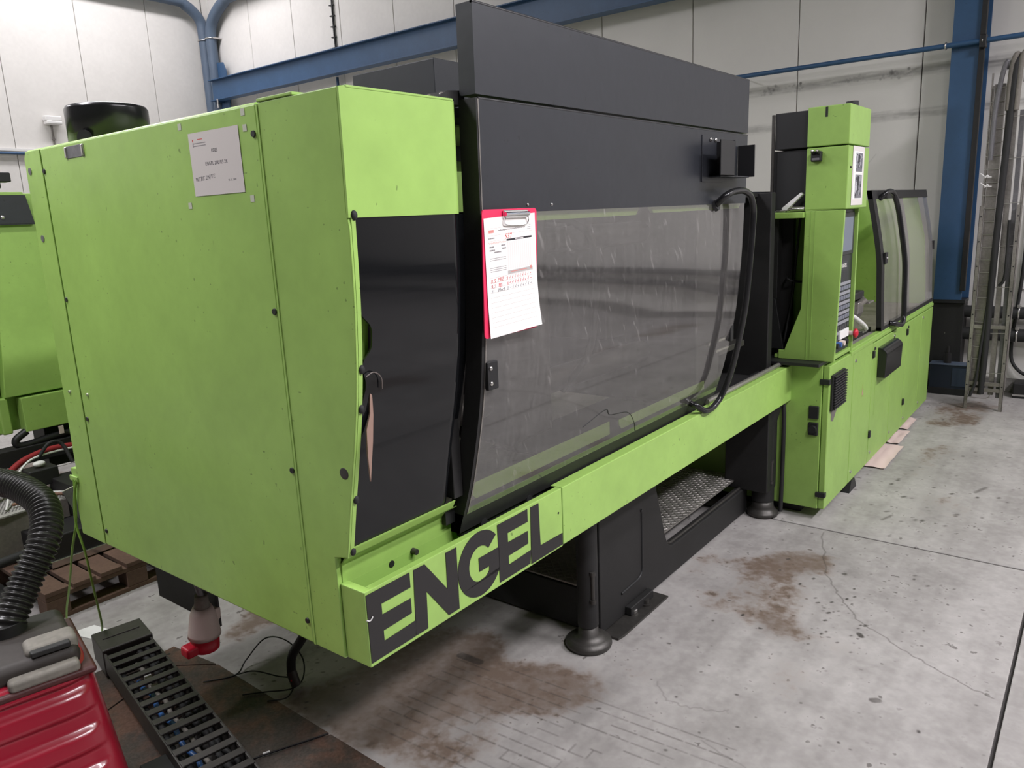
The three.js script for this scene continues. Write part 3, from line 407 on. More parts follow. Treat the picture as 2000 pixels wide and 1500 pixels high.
{ // mould area seen through the pane
  part(mach, 'platen', bx(0.95, 1.22, 0.9, 1.72, -1.15, -0.3, 0.02), M.darkSteel); part(mach, 'platen', bx(2.12, 2.38, 0.8, 1.735, -1.2, -0.14, 0.01), M.blackDusty); part(mach, 'platen', bx(0.42, 0.6, 0.86, 1.75, -1.2, -0.4, 0.02), M.blackDusty);
  for (const [y, z] of [[1.6, -0.42], [1.05, -0.42], [1.6, -1.05], [1.05, -1.05]]) part(mach, 'tie_bar', cyl([0.5, y, z], [2.4, y, z], 0.05, 0.05, 20), M.darkSteel);
  part(mach, 'mould_half', bx(1.22, 1.4, 1.12, 1.55, -0.95, -0.5, 0.006), M.darkSteel); part(mach, 'mould_half', bx(1.94, 2.12, 1.12, 1.55, -0.95, -0.5, 0.006), M.darkSteel);
  part(mach, 'hose', tube([[1.3, 1.55, -0.6], [1.35, 1.68, -0.45], [1.5, 1.6, -0.3], [1.5, 1.2, -0.3], [1.42, 1.0, -0.4]], 0.014, 40, 8), M.rubber);
  part(mach, 'drip_tray', [bx(1.2, 3.0, 0.79, 0.8, -0.6, -0.06, 0.002), bx(2.1, 3.0, 0.8, 0.815, -0.5, -0.062, 0.004)], M.blackDusty);
  part(mach, 'bulkhead', [bx(2.4, 2.47, 0.8, 1.735, -0.7, -0.2, 0.006), bx(2.84, 2.9, 0.8, 1.757, -0.9, -0.07, 0.006), bx(2.47, 2.84, 1.735, 1.757, -0.7, -0.14, 0.003)], M.blackDusty);
  part(mach, 'ejector_slide', [bx(2.38, 2.7, 1.0, 1.03, -0.3, -0.14, 0.004)], M.darkSteel);
  for (const [x, y] of [[2.06, 1.11], [2.06, 1.065]]) part(mach, 'rod', cyl([x, y, -0.06], [x + 0.22, y, -0.06], 0.008, 0.008, 8), M.zinc);
  part(mach, 'nozzle_tip', ball([2.385, 1.2, -0.02], 0.009), M.white);
  part(mach, 'swarf', [cyl([2.3, 0.818, -0.11], [2.33, 0.82, -0.09], 0.004, 0.004, 6), cyl([2.36, 0.818, -0.13], [2.39, 0.82, -0.1], 0.005, 0.005, 6), cyl([2.26, 0.818, -0.16], [2.28, 0.82, -0.15], 0.004, 0.004, 6)], M.zinc);
}
{ // base frame with its cut-out, tread plates, levelling feet
  const zF = -0.195;
  const fr = part(mach, 'base_frame', prismXY([[1.352, 0.012], [1.352, 0.655], [1.802, 0.655], [1.845, 0.473], [1.925, 0.24], [1.95, 0.185], [1.99, 0.162], [2.04, 0.158], [2.93, 0.158], [2.93, 0.012]], zF - 0.05, zF, [], 0.006), M.blackDusty);
  part(fr, 'end_plate', bx(1.352, 1.37, 0.012, 0.19, -1.3, zF - 0.02, 0.004), M.blackDusty); part(fr, 'lip_bead', tube([[1.93, 0.23, zF - 0.02], [1.953, 0.19, zF - 0.02], [1.99, 0.166, zF - 0.02], [2.05, 0.162, zF - 0.02], [2.93, 0.162, zF - 0.02]], 0.008, 40, 8, 0.2), M.darkSteel);
  part(fr, 'fold', tube([[1.692, 0.44, zF], [1.7, 0.42, zF], [1.703, 0.17, zF], [1.69, 0.14, zF], [1.66, 0.128, zF], [1.52, 0.122, zF]], 0.006, 40, 8, 0.2), M.black);
  part(fr, 'rear_plate', bx(1.37, 2.9, 0.012, 0.655, -1.32, -1.28, 0.004), M.blackDusty);
  part(fr, 'toe_clamp', bx(1.55, 1.75, 0.012, 0.05, zF, zF + 0.03, 0.004), M.blackDusty);
  // tread plate: pressed tear pattern as relief
  const base = [bx(1.355, 2.95, 0.196, 0.204, -1.28, zF - 0.052, 0.001)]; const tears = [];
  const tear = new THREE.SphereGeometry(1, 8, 4, 0, Math.PI * 2, 0, Math.PI / 2); tear.scale(0.0155, 0.0022, 0.0042);
  for (const [x0, x1, z0, z1] of [[1.37, 2.93, -0.95, zF - 0.06]]) { let a = 0; for (let x = x0; x < x1; x += 0.0215, a++) { let b = 0; for (let z = z0; z < z1; z += 0.0215, b++) { const g = tear.clone(); g.rotateY((a + b) % 2 ? Math.PI / 4 : -Math.PI / 4); g.translate(x, 0.204, z); tears.push(g); } } }
  const tread = part(mach, 'tread_plate', base[0], M.steel); const tt = part(tread, 'tread_pattern', tears, M.steel); tt.userData.kind = 'stuff';
  const foot = (x, z, r, cr, top) => {
    const f = part(mach, 'levelling_foot', [cyl([x, 0.09, z], [x, top, z], cr, cr, 24), cyl([x, top - 0.12, z], [x, top, z], cr, cr * 1.5, 24)], M.blackDusty);
    const pg = new THREE.LatheGeometry([[0, 0], [r * 0.96, 0], [r, 0.01], [r * 0.98, 0.022], [r * 0.8, 0.036], [cr, 0.05], [cr * 0.9, 0.1], [0, 0.1]].map((p) => new THREE.Vector2(...p)), 40); pg.translate(x, 0.002, z); part(f, 'pad', pg, M.darkSteel);
    part(f, 'stud', cyl([x - cr * 0.5, 0.2, z + cr * 0.9], [x - cr * 0.5, 0.33, z + cr * 0.9], 0.008, 0.008, 10), M.darkSteel); part(f, 'nut', cyl([x - cr * 0.5, 0.2, z + cr * 0.9], [x - cr * 0.5, 0.215, z + cr * 0.9], 0.014, 0.014, 6), M.darkSteel); part(f, 'nut', cyl([x - cr * 0.5, 0.318, z + cr * 0.9], [x - cr * 0.5, 0.333, z + cr * 0.9], 0.013, 0.013, 6), M.darkSteel);
  };
  foot(1.285, -0.212, 0.094, 0.042, 0.65); foot(2.955, -0.115, 0.085, 0.06, 0.65);
  part(mach, 'frame_post', bx(2.86, 3.0, 0.16, 0.65, -0.3, -0.06, 0.006), M.blackDusty);
  part(mach, 'hanging_plate', bx(0.2, 0.21, 0.335, 0.65, -1.46, -1.045, 0.002), M.blackDusty);
  part(mach, 'valve_bracket', prismXY([[1.2, 0.655], [1.32, 0.655], [1.3, 0.6]], -0.2, -0.15), M.greenInside);
}
{ // electrical cabinet under the injection unit
  const X0 = 3.02, X1 = 5.85, Y0 = 0.065, Y1 = 0.866, Z = 0.195;
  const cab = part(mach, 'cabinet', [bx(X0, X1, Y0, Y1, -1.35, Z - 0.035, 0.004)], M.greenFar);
  part(cab, 'plinth_foot', prismXY([[3.52, 0.0], [3.68, 0.0], [3.63, 0.066], [3.56, 0.066]], 0.06, 0.2), M.black); part(cab, 'plinth', bx(3.1, 5.8, 0.0, 0.066, -1.25, 0.05, 0.004), M.black);
  const seams = [X0, 3.492, 3.935, 4.46, 4.89, 5.418, X1];
  for (let k = 0; k < 6; k++) {
    const a = seams[k] + 0.005, b = seams[k + 1] - 0.005; if (k) part(cab, 'door_gap', bx(a - 0.012, a + 0.002, Y0 + 0.01, Y1 - 0.035, Z - 0.036, Z - 0.0335, 0), M.black);
    const d = part(mach, 'cabinet_door', bx(a, b, Y0 + 0.002, Y1 - (k < 2 ? 0.006 : 0.03), Z - 0.032, Z, 0.005), M.greenFar);
    if (k > 0) { part(d, 'lock', cyl([a + 0.035, 0.8, Z - 0.004], [a + 0.035, 0.8, Z + 0.006], 0.011, 0.009, 14), k === 2 || k === 4 ? M.black : M.zinc); part(d, 'lock', cyl([a + 0.04, 0.13, Z - 0.004], [a + 0.04, 0.13, Z + 0.006], 0.01, 0.009, 14), M.zinc); }
    if (k === 2 || k === 4) for (const y of [0.26, 0.77]) part(d, 'hinge', bx(a - 0.02, a + 0.01, y - 0.022, y + 0.022, Z - 0.01, Z + 0.012, 0.004), M.black);
    if (k === 0) {
      for (const y of [0.775, 0.15]) part(d, 'hinge', bx(a - 0.016, a + 0.014, y - 0.014, y + 0.014, Z - 0.045, Z + 0.006, 0.003), M.black);
      const vent = part(d, 'vent_grille', bx(3.05, 3.285, 0.61, 0.806, Z - 0.001, Z + 0.012, 0.003), M.black);
      for (let s = 0; s < 13; s++) part(vent, 'louvre', bx(3.06, 3.285, 0.618 + s * 0.0145, 0.626 + s * 0.0145, Z + 0.01, Z + 0.024, 0.002), M.black);
      part(d, 'torn_sticker', prismXY([[3.08, 0.55], [3.12, 0.54], [3.19, 0.6], [3.19, 0.618], [3.08, 0.612]], Z, Z + 0.0008), M.galvanised);
    }
    if (k === 1) { const w = part(d, 'warning_sticker', prismXY([[3.69, 0.55], [3.75, 0.545], [3.725, 0.64]], Z, Z + 0.0008), plain(C(0.3, 0.42, 0.1), 0.5)); part(w, 'symbol', prismXY([[3.71, 0.56], [3.735, 0.558], [3.724, 0.6]], Z + 0.0008, Z + 0.0014), plain(C(0.5, 0.3, 0.25), 0.5)); }
    if (k === 2) { part(d, 'fold_line', bx(4.03, 4.035, 0.36, 0.58, Z - 0.001, Z + 0.0008, 0), M.greenInside); }
  }
  { // pull-out hood with a rounded top
    const prof = [[Z, 0.6], [Z + 0.05, 0.6], [Z + 0.055, 0.74]]; for (let k = 0; k <= 8; k++) { const a = (k / 8) * Math.PI / 2; prof.push([Z + 0.055 - 0.055 * (1 - Math.cos(a)), 0.745 + 0.045 * Math.sin(a)]); }
    part(mach, 'socket_hood', prismZY(prof, 4.06, 4.5, [], 0.004), M.blackGloss);
  }
  for (const y of [0.611, 0.52]) { const s = part(cab, 'isolator_switch', bx(X0 - 0.014, X0 + 0.004, y - 0.04, y + 0.03, 0.1, 0.15, 0.004), M.black); if (y < 0.6) part(s, 'switch_knob', cyl([X0 - 0.012, y - 0.005, 0.125], [X0 - 0.03, y - 0.005, 0.125], 0.022, 0.02, 20), M.black); }
  part(mach, 'conduit', tube([[3.0, 0.02, -0.03], [3.005, 0.3, -0.028], [3.0, 0.62, -0.03], [2.99, 0.67, -0.06]], 0.012, 30, 8), M.rubber);
  part(mach, 'console_joint', bx(2.93, 3.4, 0.867, 0.883, -0.25, 0.165, 0.002), M.black);
}
{ // operator console: cheeks, recessed panel, head box
  const X0 = 3.02, X1 = 3.405, yB = 0.884, yT = 1.655;
  const cheek = prismZY([[-0.075, yB], [0.213, yB], [0.232, yT], [0.04, yT], [0.036, 1.16], [-0.045, 0.93], [-0.075, 0.93]], X0, X0 + 0.02, [], 0.002);
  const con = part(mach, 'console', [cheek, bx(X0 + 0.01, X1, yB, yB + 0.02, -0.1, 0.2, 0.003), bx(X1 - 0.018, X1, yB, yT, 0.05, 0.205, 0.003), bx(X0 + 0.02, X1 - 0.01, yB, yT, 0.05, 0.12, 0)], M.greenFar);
  part(con, 'seam', bx(X0 - 0.0015, X0 + 0.002, yB, yT, 0.088, 0.092, 0), M.greenInside); part(con, 'seam', bx(X0 - 0.0015, X0 + 0.002, yB, yT, 0.068, 0.071, 0), M.greenInside);
  const fz = 0.185, tilt = (y) => fz + (y - yB) * 0.02;
  const panel = part(mach, 'control_panel', bx(X0 + 0.02, X1 - 0.016, yB + 0.02, yT, 0.12, fz, 0.003), M.anthracite);
  const scr = part(panel, 'screen_bezel', [bx(X0 + 0.03, X1 - 0.03, 1.42, 1.64, fz, fz + 0.006, 0.003)], M.anthracite);
  part(scr, 'screen', bx(X0 + 0.05, X1 - 0.06, 1.44, 1.615, fz + 0.005, fz + 0.0075, 0.001), plain(C(0.16, 0.19, 0.25), 0.25));
  const brand = canvasTex(128, 64, (c, w, h) => { c.fillStyle = '#3b3b40'; c.fillRect(0, 0, w, h); c.fillStyle = '#e6e2dc'; c.font = 'bold 36px sans-serif'; c.textAlign = 'center'; c.textBaseline = 'middle'; c.fillText('ENGEL', w / 2, h / 2, w - 6); });
  { const g = new THREE.PlaneGeometry(0.15, 0.05); g.translate(3.22, 1.365, fz + 0.001); part(panel, 'brand_mark', g, new THREE.MeshStandardMaterial({ map: brand, roughness: 0.5 })); }
  const keyA = plain(C(0.3, 0.3, 0.33), 0.5), keyB = plain(C(0.19, 0.2, 0.24), 0.5), keyC = plain(C(0.05, 0.05, 0.055), 0.5);
  for (let rw = 0; rw < 6; rw++) { const y = 1.262 - rw * 0.052; part(panel, 'label_strip', bx(X0 + 0.035, X1 - 0.035, y, y + 0.016, fz, fz + 0.002, 0), keyA); if (rw < 5) for (let k = 0; k < 7; k++) part(panel, 'key', bx(X0 + 0.04 + k * 0.045, X0 + 0.076 + k * 0.045, y - 0.027, y - 0.006, fz, fz + 0.004, 0.002), rw === 4 ? keyC : keyB); }
  for (let k = 0; k < 4; k++) part(panel, 'rotary_knob', cyl([X0 + 0.07 + k * 0.06, 0.955, fz], [X0 + 0.07 + k * 0.06, 0.955, fz + 0.03], 0.016, 0.014, 16), [M.black, plain(C(0.05, 0.12, 0.35), 0.4), M.cream, M.black][k]);
  part(panel, 'label_card', bx(X0 + 0.16, X1 - 0.06, 0.975, 1.02, fz, fz + 0.012, 0.002), M.paper);
  const es = part(panel, 'stop_button', cyl([X1 - 0.028, 0.985, fz], [X1 - 0.028, 0.985, fz + 0.03], 0.012, 0.012, 16), M.cream); part(es, 'mushroom_head', ball([X1 - 0.028, 0.985, fz + 0.04], 0.026, 1, 1, 0.55), M.red);
  // head box in two stacked halves
  const head = part(mach, 'console_head', [bx(X0, X1, 1.66, 1.963, 0.036, 0.238, 0.005), bx(X0, X1, 1.969, 2.157, 0.036, 0.238, 0.005)], M.greenFar);
  part(head, 'stain_tape', bx(X0 - 0.001, X0 + 0.002, 2.105, 2.152, 0.12, 0.132, 0), M.blackDusty); part(head, 'cap', cyl([3.3, 2.155, 0.17], [3.3, 2.195, 0.17], 0.032, 0.03, 20), M.black); part(head, 'edge_screw', ball([3.06, 1.86, 0.239], 0.006), M.black); 
  const sw = part(mach, 'key_switch_block', bx(X0 - 0.03, X0 + 0.002, 1.895, 1.945, 0.065, 0.115, 0.006), M.black); for (const z of [0.078, 0.102]) { part(sw, 'toggle', cyl([X0 - 0.028, 1.935, z], [X0 - 0.05, 1.945, z], 0.009, 0.008, 12), M.black); part(sw, 'toggle_tip', ball([X0 - 0.05, 1.946, z], 0.007), M.zinc); } part(sw, 'lens', bx(X0 - 0.034, X0 - 0.028, 1.9, 1.912, 0.072, 0.108, 0.003), M.grey);
  // back of the console and the shelf
  part(mach, 'console_back_box', [bx(3.06, 3.4, 1.97, 2.15, -0.14, 0.036, 0.004), bx(3.08, 3.4, 1.66, 1.964, -0.15, 0.036, 0.004)], M.black);
  part(mach, 'console_back_edge', bx(3.05, 3.062, 1.66, 2.145, -0.155, -0.14, 0.002), M.darkSteel);
  const shelf = part(mach, 'shelf', [bx(3.0, 3.4, 1.622, 1.652, -0.172, 0.038, 0.004), bx(3.0, 3.015, 0.9, 1.622, -0.3, -0.29, 0)], M.greenFar);
  part(mach, 'shelf_back', bx(3.3, 3.32, 0.88, 1.63, -0.5, 0.05, 0.002), M.greenInside); part(mach, 'dark_fill_plate', bx(3.1, 3.16, 0.9, 1.622, -0.6, -0.12, 0.004), M.blackDusty); part(mach, 'dark_fill_strip', bx(3.2, 3.24, 0.9, 1.622, -0.2, -0.075, 0.004), M.blackDusty);  // black plate and strip added to darken the opening under the shelf
  part(mach, 'flap', prismZY([[-0.22, 0.93], [-0.06, 0.93], [-0.11, 1.2], [-0.2, 1.22]], 3.05, 3.07, [], 0.003), M.black);
  part(mach, 'cable', tube([[3.2, 1.62, -0.04], [3.18, 1.4, -0.05], [3.2, 1.2, -0.07], [3.15, 0.95, -0.09]], 0.007, 30, 6), M.rubber); part(mach, 'cable', tube([[3.36, 1.3, 0.03], [3.2, 1.28, -0.02], [3.14, 1.3, -0.08], [3.36, 1.31, -0.12]], 0.006, 30, 6), M.rubber);
}
{ // injection unit: housing, deck, curved sliding guard
  const gz = smoothTable([[0.86, 0.19], [1.1, 0.178], [1.33, 0.168], [1.5, 0.14], [1.73, 0.092], [1.8, 0.078]]);
  part(mach, 'deck', bx(3.405, 5.84, 0.855, 0.872, -1.3, 0.16, 0.003), dusty(C(0.42, 0.4, 0.37), 0.6)); part(mach, 'deck_rim', [bx(3.42, 5.84, 0.866, 0.882, 0.155, 0.19, 0.004), bx(3.42, 5.84, 0.846, 0.868, 0.185, 0.198, 0.003)], M.greenFar);
  part(mach, 'unit_end_wall', prismZY([[-0.6, 0.872], [0.15, 0.872], [0.14, 1.1], [0.115, 1.4], [0.045, 1.7], [-0.6, 1.7]], 5.74, 5.76, [], 0.003), M.green);
  part(mach, 'deck_runner', bx(3.42, 4.2, 0.87, 0.9, 0.09, 0.115, 0.003), M.blackDusty);
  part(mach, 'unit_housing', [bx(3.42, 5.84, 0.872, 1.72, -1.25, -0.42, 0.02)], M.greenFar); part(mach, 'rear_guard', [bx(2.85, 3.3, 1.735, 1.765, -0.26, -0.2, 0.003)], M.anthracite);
  part(mach, 'rear_guard_panel', bx(2.95, 3.4, 0.9, 1.735, -0.32, -0.29, 0.003), M.greenFar);
  part(mach, 'barrel', cyl([3.5, 1.06, 0.02], [3.98, 1.04, 0.04], 0.085, 0.075, 24), M.galvanised); part(mach, 'barrel_clamp', [bx(3.8, 3.92, 1.03, 1.1, 0.06, 0.13, 0.006), cyl([3.88, 1.06, 0.08], [3.9, 1.12, 0.14], 0.028, 0.028, 16)], M.steel);
  part(mach, 'barrel_cap', bx(3.72, 3.92, 1.12, 1.165, -0.02, 0.13, 0.01), M.blackDusty); part(mach, 'lever', bx(3.92, 4.04, 1.08, 1.092, 0.06, 0.16, 0.003), M.galvanised);
  part(mach, 'air_hose', tube([[3.5, 1.0, 0.1], [3.65, 1.04, 0.12], [3.85, 0.98, 0.13], [4.0, 0.92, 0.13], [4.02, 0.9, 0.11], [3.9, 0.888, 0.09], [3.6, 0.89, 0.08], [3.45, 0.9, 0.06]], 0.014, 60, 8), M.white);
  const P = 4.14, Q = 5.85;
  const ig = part(mach, 'unit_guard', [sheet(0.868, 1.752, P, P + 0.075, (x, y) => gz(y), 0.03, 40, 1), sheet(1.7, 1.755, P, Q, (x, y) => gz(y), 0.03, 6, 2), sheet(0.868, 0.905, P, Q, (x, y) => gz(y), 0.03, 4, 2)], M.blackDusty);
  part(ig, 'divider', sheet(0.9, 1.7, 5.0, 5.06, (x, y) => gz(y) - 0.02, 0.012, 30, 1), M.blackDusty); part(ig, 'end_strip', sheet(0.9, 1.7, Q - 0.07, Q, (x, y) => gz(y) - 0.01, 0.012, 30, 1), plain(C(0.12, 0.13, 0.15), 0.5));
  const pane2 = new THREE.MeshPhysicalMaterial({ color: C(0.8, 0.76, 0.72), roughness: 0.12, transmission: 0.8, thickness: 0, ior: 1.5 });
  part(ig, 'pane', sheet(0.9, 1.702, P + 0.073, 4.66, (x, y) => gz(y) - 0.001, 0, 40, 2), pane2); part(ig, 'pane', sheet(0.9, 1.702, 4.664, Q - 0.004, (x, y) => gz(y) - 0.006, 0, 40, 3), pane2);
  const H = (x, y, o) => [x, y, gz(y) + o];
  part(mach, 'unit_guard_handle', tube([H(4.3, 1.7, 0), H(4.32, 1.735, 0.04), H(4.42, 1.745, 0.045), H(4.52, 1.72, 0.045), H(4.565, 1.6, 0.045), H(4.575, 1.3, 0.045), H(4.57, 1.05, 0.045), H(4.56, 0.92, 0.045), H(4.5, 0.88, 0.045), H(4.38, 0.9, 0.03), H(4.36, 0.905, 0)], 0.017, 110, 12, 0.4), M.blackGloss);
  const hp = part(mach, 'unit_guard_hinge', bx(4.19, 4.25, 1.3, 1.37, gz(1.33), gz(1.33) + 0.014, 0.003), M.black); part(hp, 'screw', ball([4.22, 1.335, gz(1.33) + 0.015], 0.007), M.zinc);
  part(mach, 'unit_guard_latch', bx(5.84, 5.87, 1.29, 1.36, 0.14, 0.17, 0.003), M.black);
}
{ // black dome of the hydraulic accumulator above the roof
  const g = new THREE.LatheGeometry([[0, 0], [0.118, 0], [0.118, 0.112], [0.113, 0.121], [0.102, 0.125], [0, 0.127]].map((p) => new THREE.Vector2(...p)), 48); g.translate(0.15, 1.96, -1.2);
  const d = part(mach, 'accumulator_dome', g, M.blackGloss); part(d, 'knock_out', cyl([0.08, 1.982, -1.16], [0.04, 1.982, -1.138], 0.022, 0.022, 20), M.black);
}

// ---------------------------------------------------------------- papers and the clipboard
function printedPlane(w, h, tex, place) { const g = new THREE.PlaneGeometry(w, h, 1, 1); place(g); return [g, new THREE.MeshStandardMaterial({ map: tex, roughness: 0.85, side: THREE.DoubleSide })]; }
{
  const tex = canvasTex(840, 592, (c, w, h) => {
    c.fillStyle = '#cfc9c5'; c.fillRect(0, 0, w, h);
    c.fillStyle = '#c8574c'; c.fillRect(62, 60, 18, 24); c.fillRect(150, 62, 90, 8); c.fillStyle = '#8c8888'; for (let k = 0; k < 2; k++) c.fillRect(80, 96 + k * 24, 210, 9); c.fillRect(66, 92, 16, 40);
    c.fillStyle = '#38363a'; c.textAlign = 'center'; c.font = 'bold 46px sans-serif'; c.fillText('K003', 420, 200); c.fillText('ENGEL 200/B3 2K', 430, 315);
    c.font = 'italic bold 52px serif'; c.save(); c.translate(210, 446); c.rotate(-0.06); c.scale(1.05, 1); c.fillText('WTRE 2N/VE', 0, 0); c.restore(); c.font = 'bold 24px sans-serif'; c.fillText('19. 12. 2008', 660, 478);
  });
  const t = thing('label_sheet', 'small white paper label with the machine number taped flat to the green end cover', 'label', [-0.006, 1.8535, -0.385]);
  const [g, m] = printedPlane(0.211, 0.147, tex, (g) => { g.rotateY(-Math.PI / 2); g.translate(-0.0072, 1.8535, -0.3855); }); part(t, 'sheet', g, m);
  const tape = new THREE.MeshStandardMaterial({ color: C(0.5, 0.52, 0.42), roughness: 0.7 });
  for (const [y, z, w] of [[1.947, -0.525, 'above the upper left corner of the white label'], [1.952, -0.257, 'above the upper right corner of the white label'], [1.918, -0.255, 'right beside the upper right corner of the white label'], [1.759, -0.522, 'below the lower left corner of the white label'], [1.764, -0.256, 'below the lower right corner of the white label']]) { const q = thing('tape_scrap', `pale scrap of tape ${w}`, 'tape', [-0.006, y, z], 'tape scraps round the label'); part(q, 'scrap', bx(-0.0068, -0.006, y - 0.0075, y + 0.0075, z - 0.0075, z + 0.0075, 0), tape); }
}
{ // clipboard: red board, sprung clip, checklist
  const t = thing('clipboard', 'red clipboard hanging at the upper corner of the clear guard door', 'clipboard', [0.497, 1.4, 0.09]);
  const tilt = (g) => { const p = g.attributes.position; for (let i = 0; i < p.count; i++) p.setZ(i, p.getZ(i) + (p.getY(i) - 1.715) * 0.035); g.computeVertexNormals(); return g; };
  const s = new THREE.Shape(); const [a, b, c0, d, r] = [0.384, 0.608, 1.4, 1.717, 0.012]; s.moveTo(a + r, c0); s.lineTo(b - r, c0); s.quadraticCurveTo(b, c0, b, c0 + r); s.lineTo(b, d - r); s.quadraticCurveTo(b, d, b - r, d); s.lineTo(a + r, d); s.quadraticCurveTo(a, d, a, d - r); s.lineTo(a, c0 + r); s.quadraticCurveTo(a, c0, a + r, c0);
  const bg = new THREE.ExtrudeGeometry(s, { depth: 0.003, bevelEnabled: false }); bg.translate(0, 0, 0.094); part(t, 'board', tilt(bg), plain(C(0.82, 0.03, 0.11), 0.5));
  part(t, 'clip', tilt(merge([bx(0.462, 0.562, 1.694, 1.714, 0.098, 0.104, 0.002), cyl([0.463, 1.704, 0.106], [0.561, 1.704, 0.106], 0.006, 0.006, 12), tube([[0.466, 1.7, 0.105], [0.464, 1.682, 0.104], [0.48, 1.677, 0.103], [0.545, 1.677, 0.103], [0.562, 1.684, 0.104], [0.56, 1.7, 0.105]], 0.0018, 24, 6)])), M.chrome);
  const form = canvasTex(724, 1024, (c, w, h) => {
    const r = rng(41); c.fillStyle = '#f3eeea'; c.fillRect(0, 0, w, h); c.strokeStyle = '#b9aeaa'; c.lineWidth = 2;
    const box = (x, y, a, b) => c.strokeRect(x, y, a, b), scr = (x, y, n, s, col, lw = 2) => { c.strokeStyle = col; c.lineWidth = lw; c.beginPath(); c.moveTo(x, y); for (let k = 0; k < n; k++) c.lineTo(x + ((k + 1) * s) / n, y + (r() - 0.5) * 9); c.stroke(); };
    box(44, 90, 620, 60); box(44, 90, 120, 60); box(590, 90, 74, 60); box(44, 150, 620, 46); c.fillStyle = '#d78c84'; c.fillRect(56, 102, 70, 26);
    c.fillStyle = '#4a474a'; for (let k = 0; k < 34; k++) c.fillRect(180 + k * 11.5, 108 + (k % 3), 8, 8); for (let k = 0; k < 9; k++) c.fillRect(52 + k * 9, 168, 6, 10); for (let k = 0; k < 3; k++) c.fillRect(600, 100 + k * 16, 52, 4);
    c.fillStyle = '#c33a33'; c.font = 'italic bold 58px serif'; c.fillText('S37', 270, 190);
    c.fillStyle = '#2c2a2d'; c.fillRect(296, 196, 368, 16); c.fillStyle = '#e8e2de'; c.fillRect(420, 200, 120, 7);
    c.fillStyle = '#dcb2a8'; for (let k = 0; k < 24; k++) c.fillRect(50 + k * 10, 204 + (k % 2) * 6, 7, 12);
    c.fillStyle = '#5a5659'; for (const [x, y, n] of [[60, 240, 5], [220, 236, 5], [60, 268, 6], [226, 262, 5], [120, 288, 8]]) for (let k = 0; k < n; k++) c.fillRect(x + k * 12, y, 9, 12);
    for (const y of [340, 356, 420, 436, 452]) for (let k = 0; k < 20; k++) c.fillRect(60 + k * 11, y, 7, 6);
    c.strokeStyle = '#d8cfca'; for (let k = 0; k < 12; k++) { c.beginPath(); c.moveTo(300 + k * 30, 216); c.lineTo(300 + k * 30, 480); c.stroke(); for (let q = 0; q < 24; q++) { c.fillStyle = '#cfc4c0'; c.fillRect(306 + k * 30, 224 + q * 10, 12, 5); } }
    c.fillStyle = '#b5b0ae'; c.fillRect(296, 470, 368, 32); c.fillStyle = '#d0857c'; c.fillRect(340, 480, 240, 7); c.fillRect(624, 462, 26, 26);
    c.strokeStyle = '#b4aaa6'; c.lineWidth = 2; for (let k = 0; k < 11; k++) { const y = 506 + k * 43; c.beginPath(); c.moveTo(44, y); c.lineTo(664, y); c.stroke(); }
    c.strokeStyle = '#d9d0cb'; for (const x of [44, 110, 236, 300, 336, 372, 408, 444, 480, 516, 552, 588, 624, 664]) { c.beginPath(); c.moveTo(x, 506); c.lineTo(x, 936); c.stroke(); }
    const hand = (tx, x, y, col, sz = 40) => { c.fillStyle = col; c.font = `italic bold ${sz}px serif`; c.fillText(tx, x, y); };
    hand('8.5', 52, 552, '#b93a35', 46); hand('PBZ', 140, 546, '#b93a35', 46); hand('9.7', 52, 598, '#a5242b', 44); hand('Mi', 150, 594, '#c0202c', 42); hand('6', 268, 596, '#c0202c'); hand('3', 266, 548, '#b93a35');
    hand('11', 56, 634, '#44424a', 32); hand('Plech', 140, 634, '#44424a', 38); hand('1', 268, 634, '#44424a'); for (const [y, col] of [[528, '#b93a35'], [572, '#b8262e'], [616, '#55535a']]) for (let k = 0; k < 9; k++) { const x = 312 + k * 38; c.strokeStyle = col; c.lineWidth = y === 572 ? 5 : 4; c.beginPath(); if (k === 8 || (k === 0 && y > 540)) { c.moveTo(x, y + 4); c.lineTo(x + 20, y); } else { c.moveTo(x, y); c.lineTo(x + 7, y + 12); c.lineTo(x + 17, y - 14); } c.stroke(); }
  });
  const [g, m] = printedPlane(0.212, 0.29, form, (g) => { const p = new THREE.PlaneGeometry(0.21, 0.297, 4, 14), q = p.attributes.position; for (let i = 0; i < q.count; i++) { const y = q.getY(i), x = q.getX(i); q.setZ(i, 0.003 + 0.009 * Math.pow(Math.max(0, (-y + 0.02) / 0.17), 2) * (0.4 + (x + 0.105) / 0.21)); } p.computeVertexNormals(); p.rotateZ(0.045); p.translate(0.499, 1.552, 0.096); tilt(p); g.copy(p); });
  part(t, 'checklist', g, m);
}
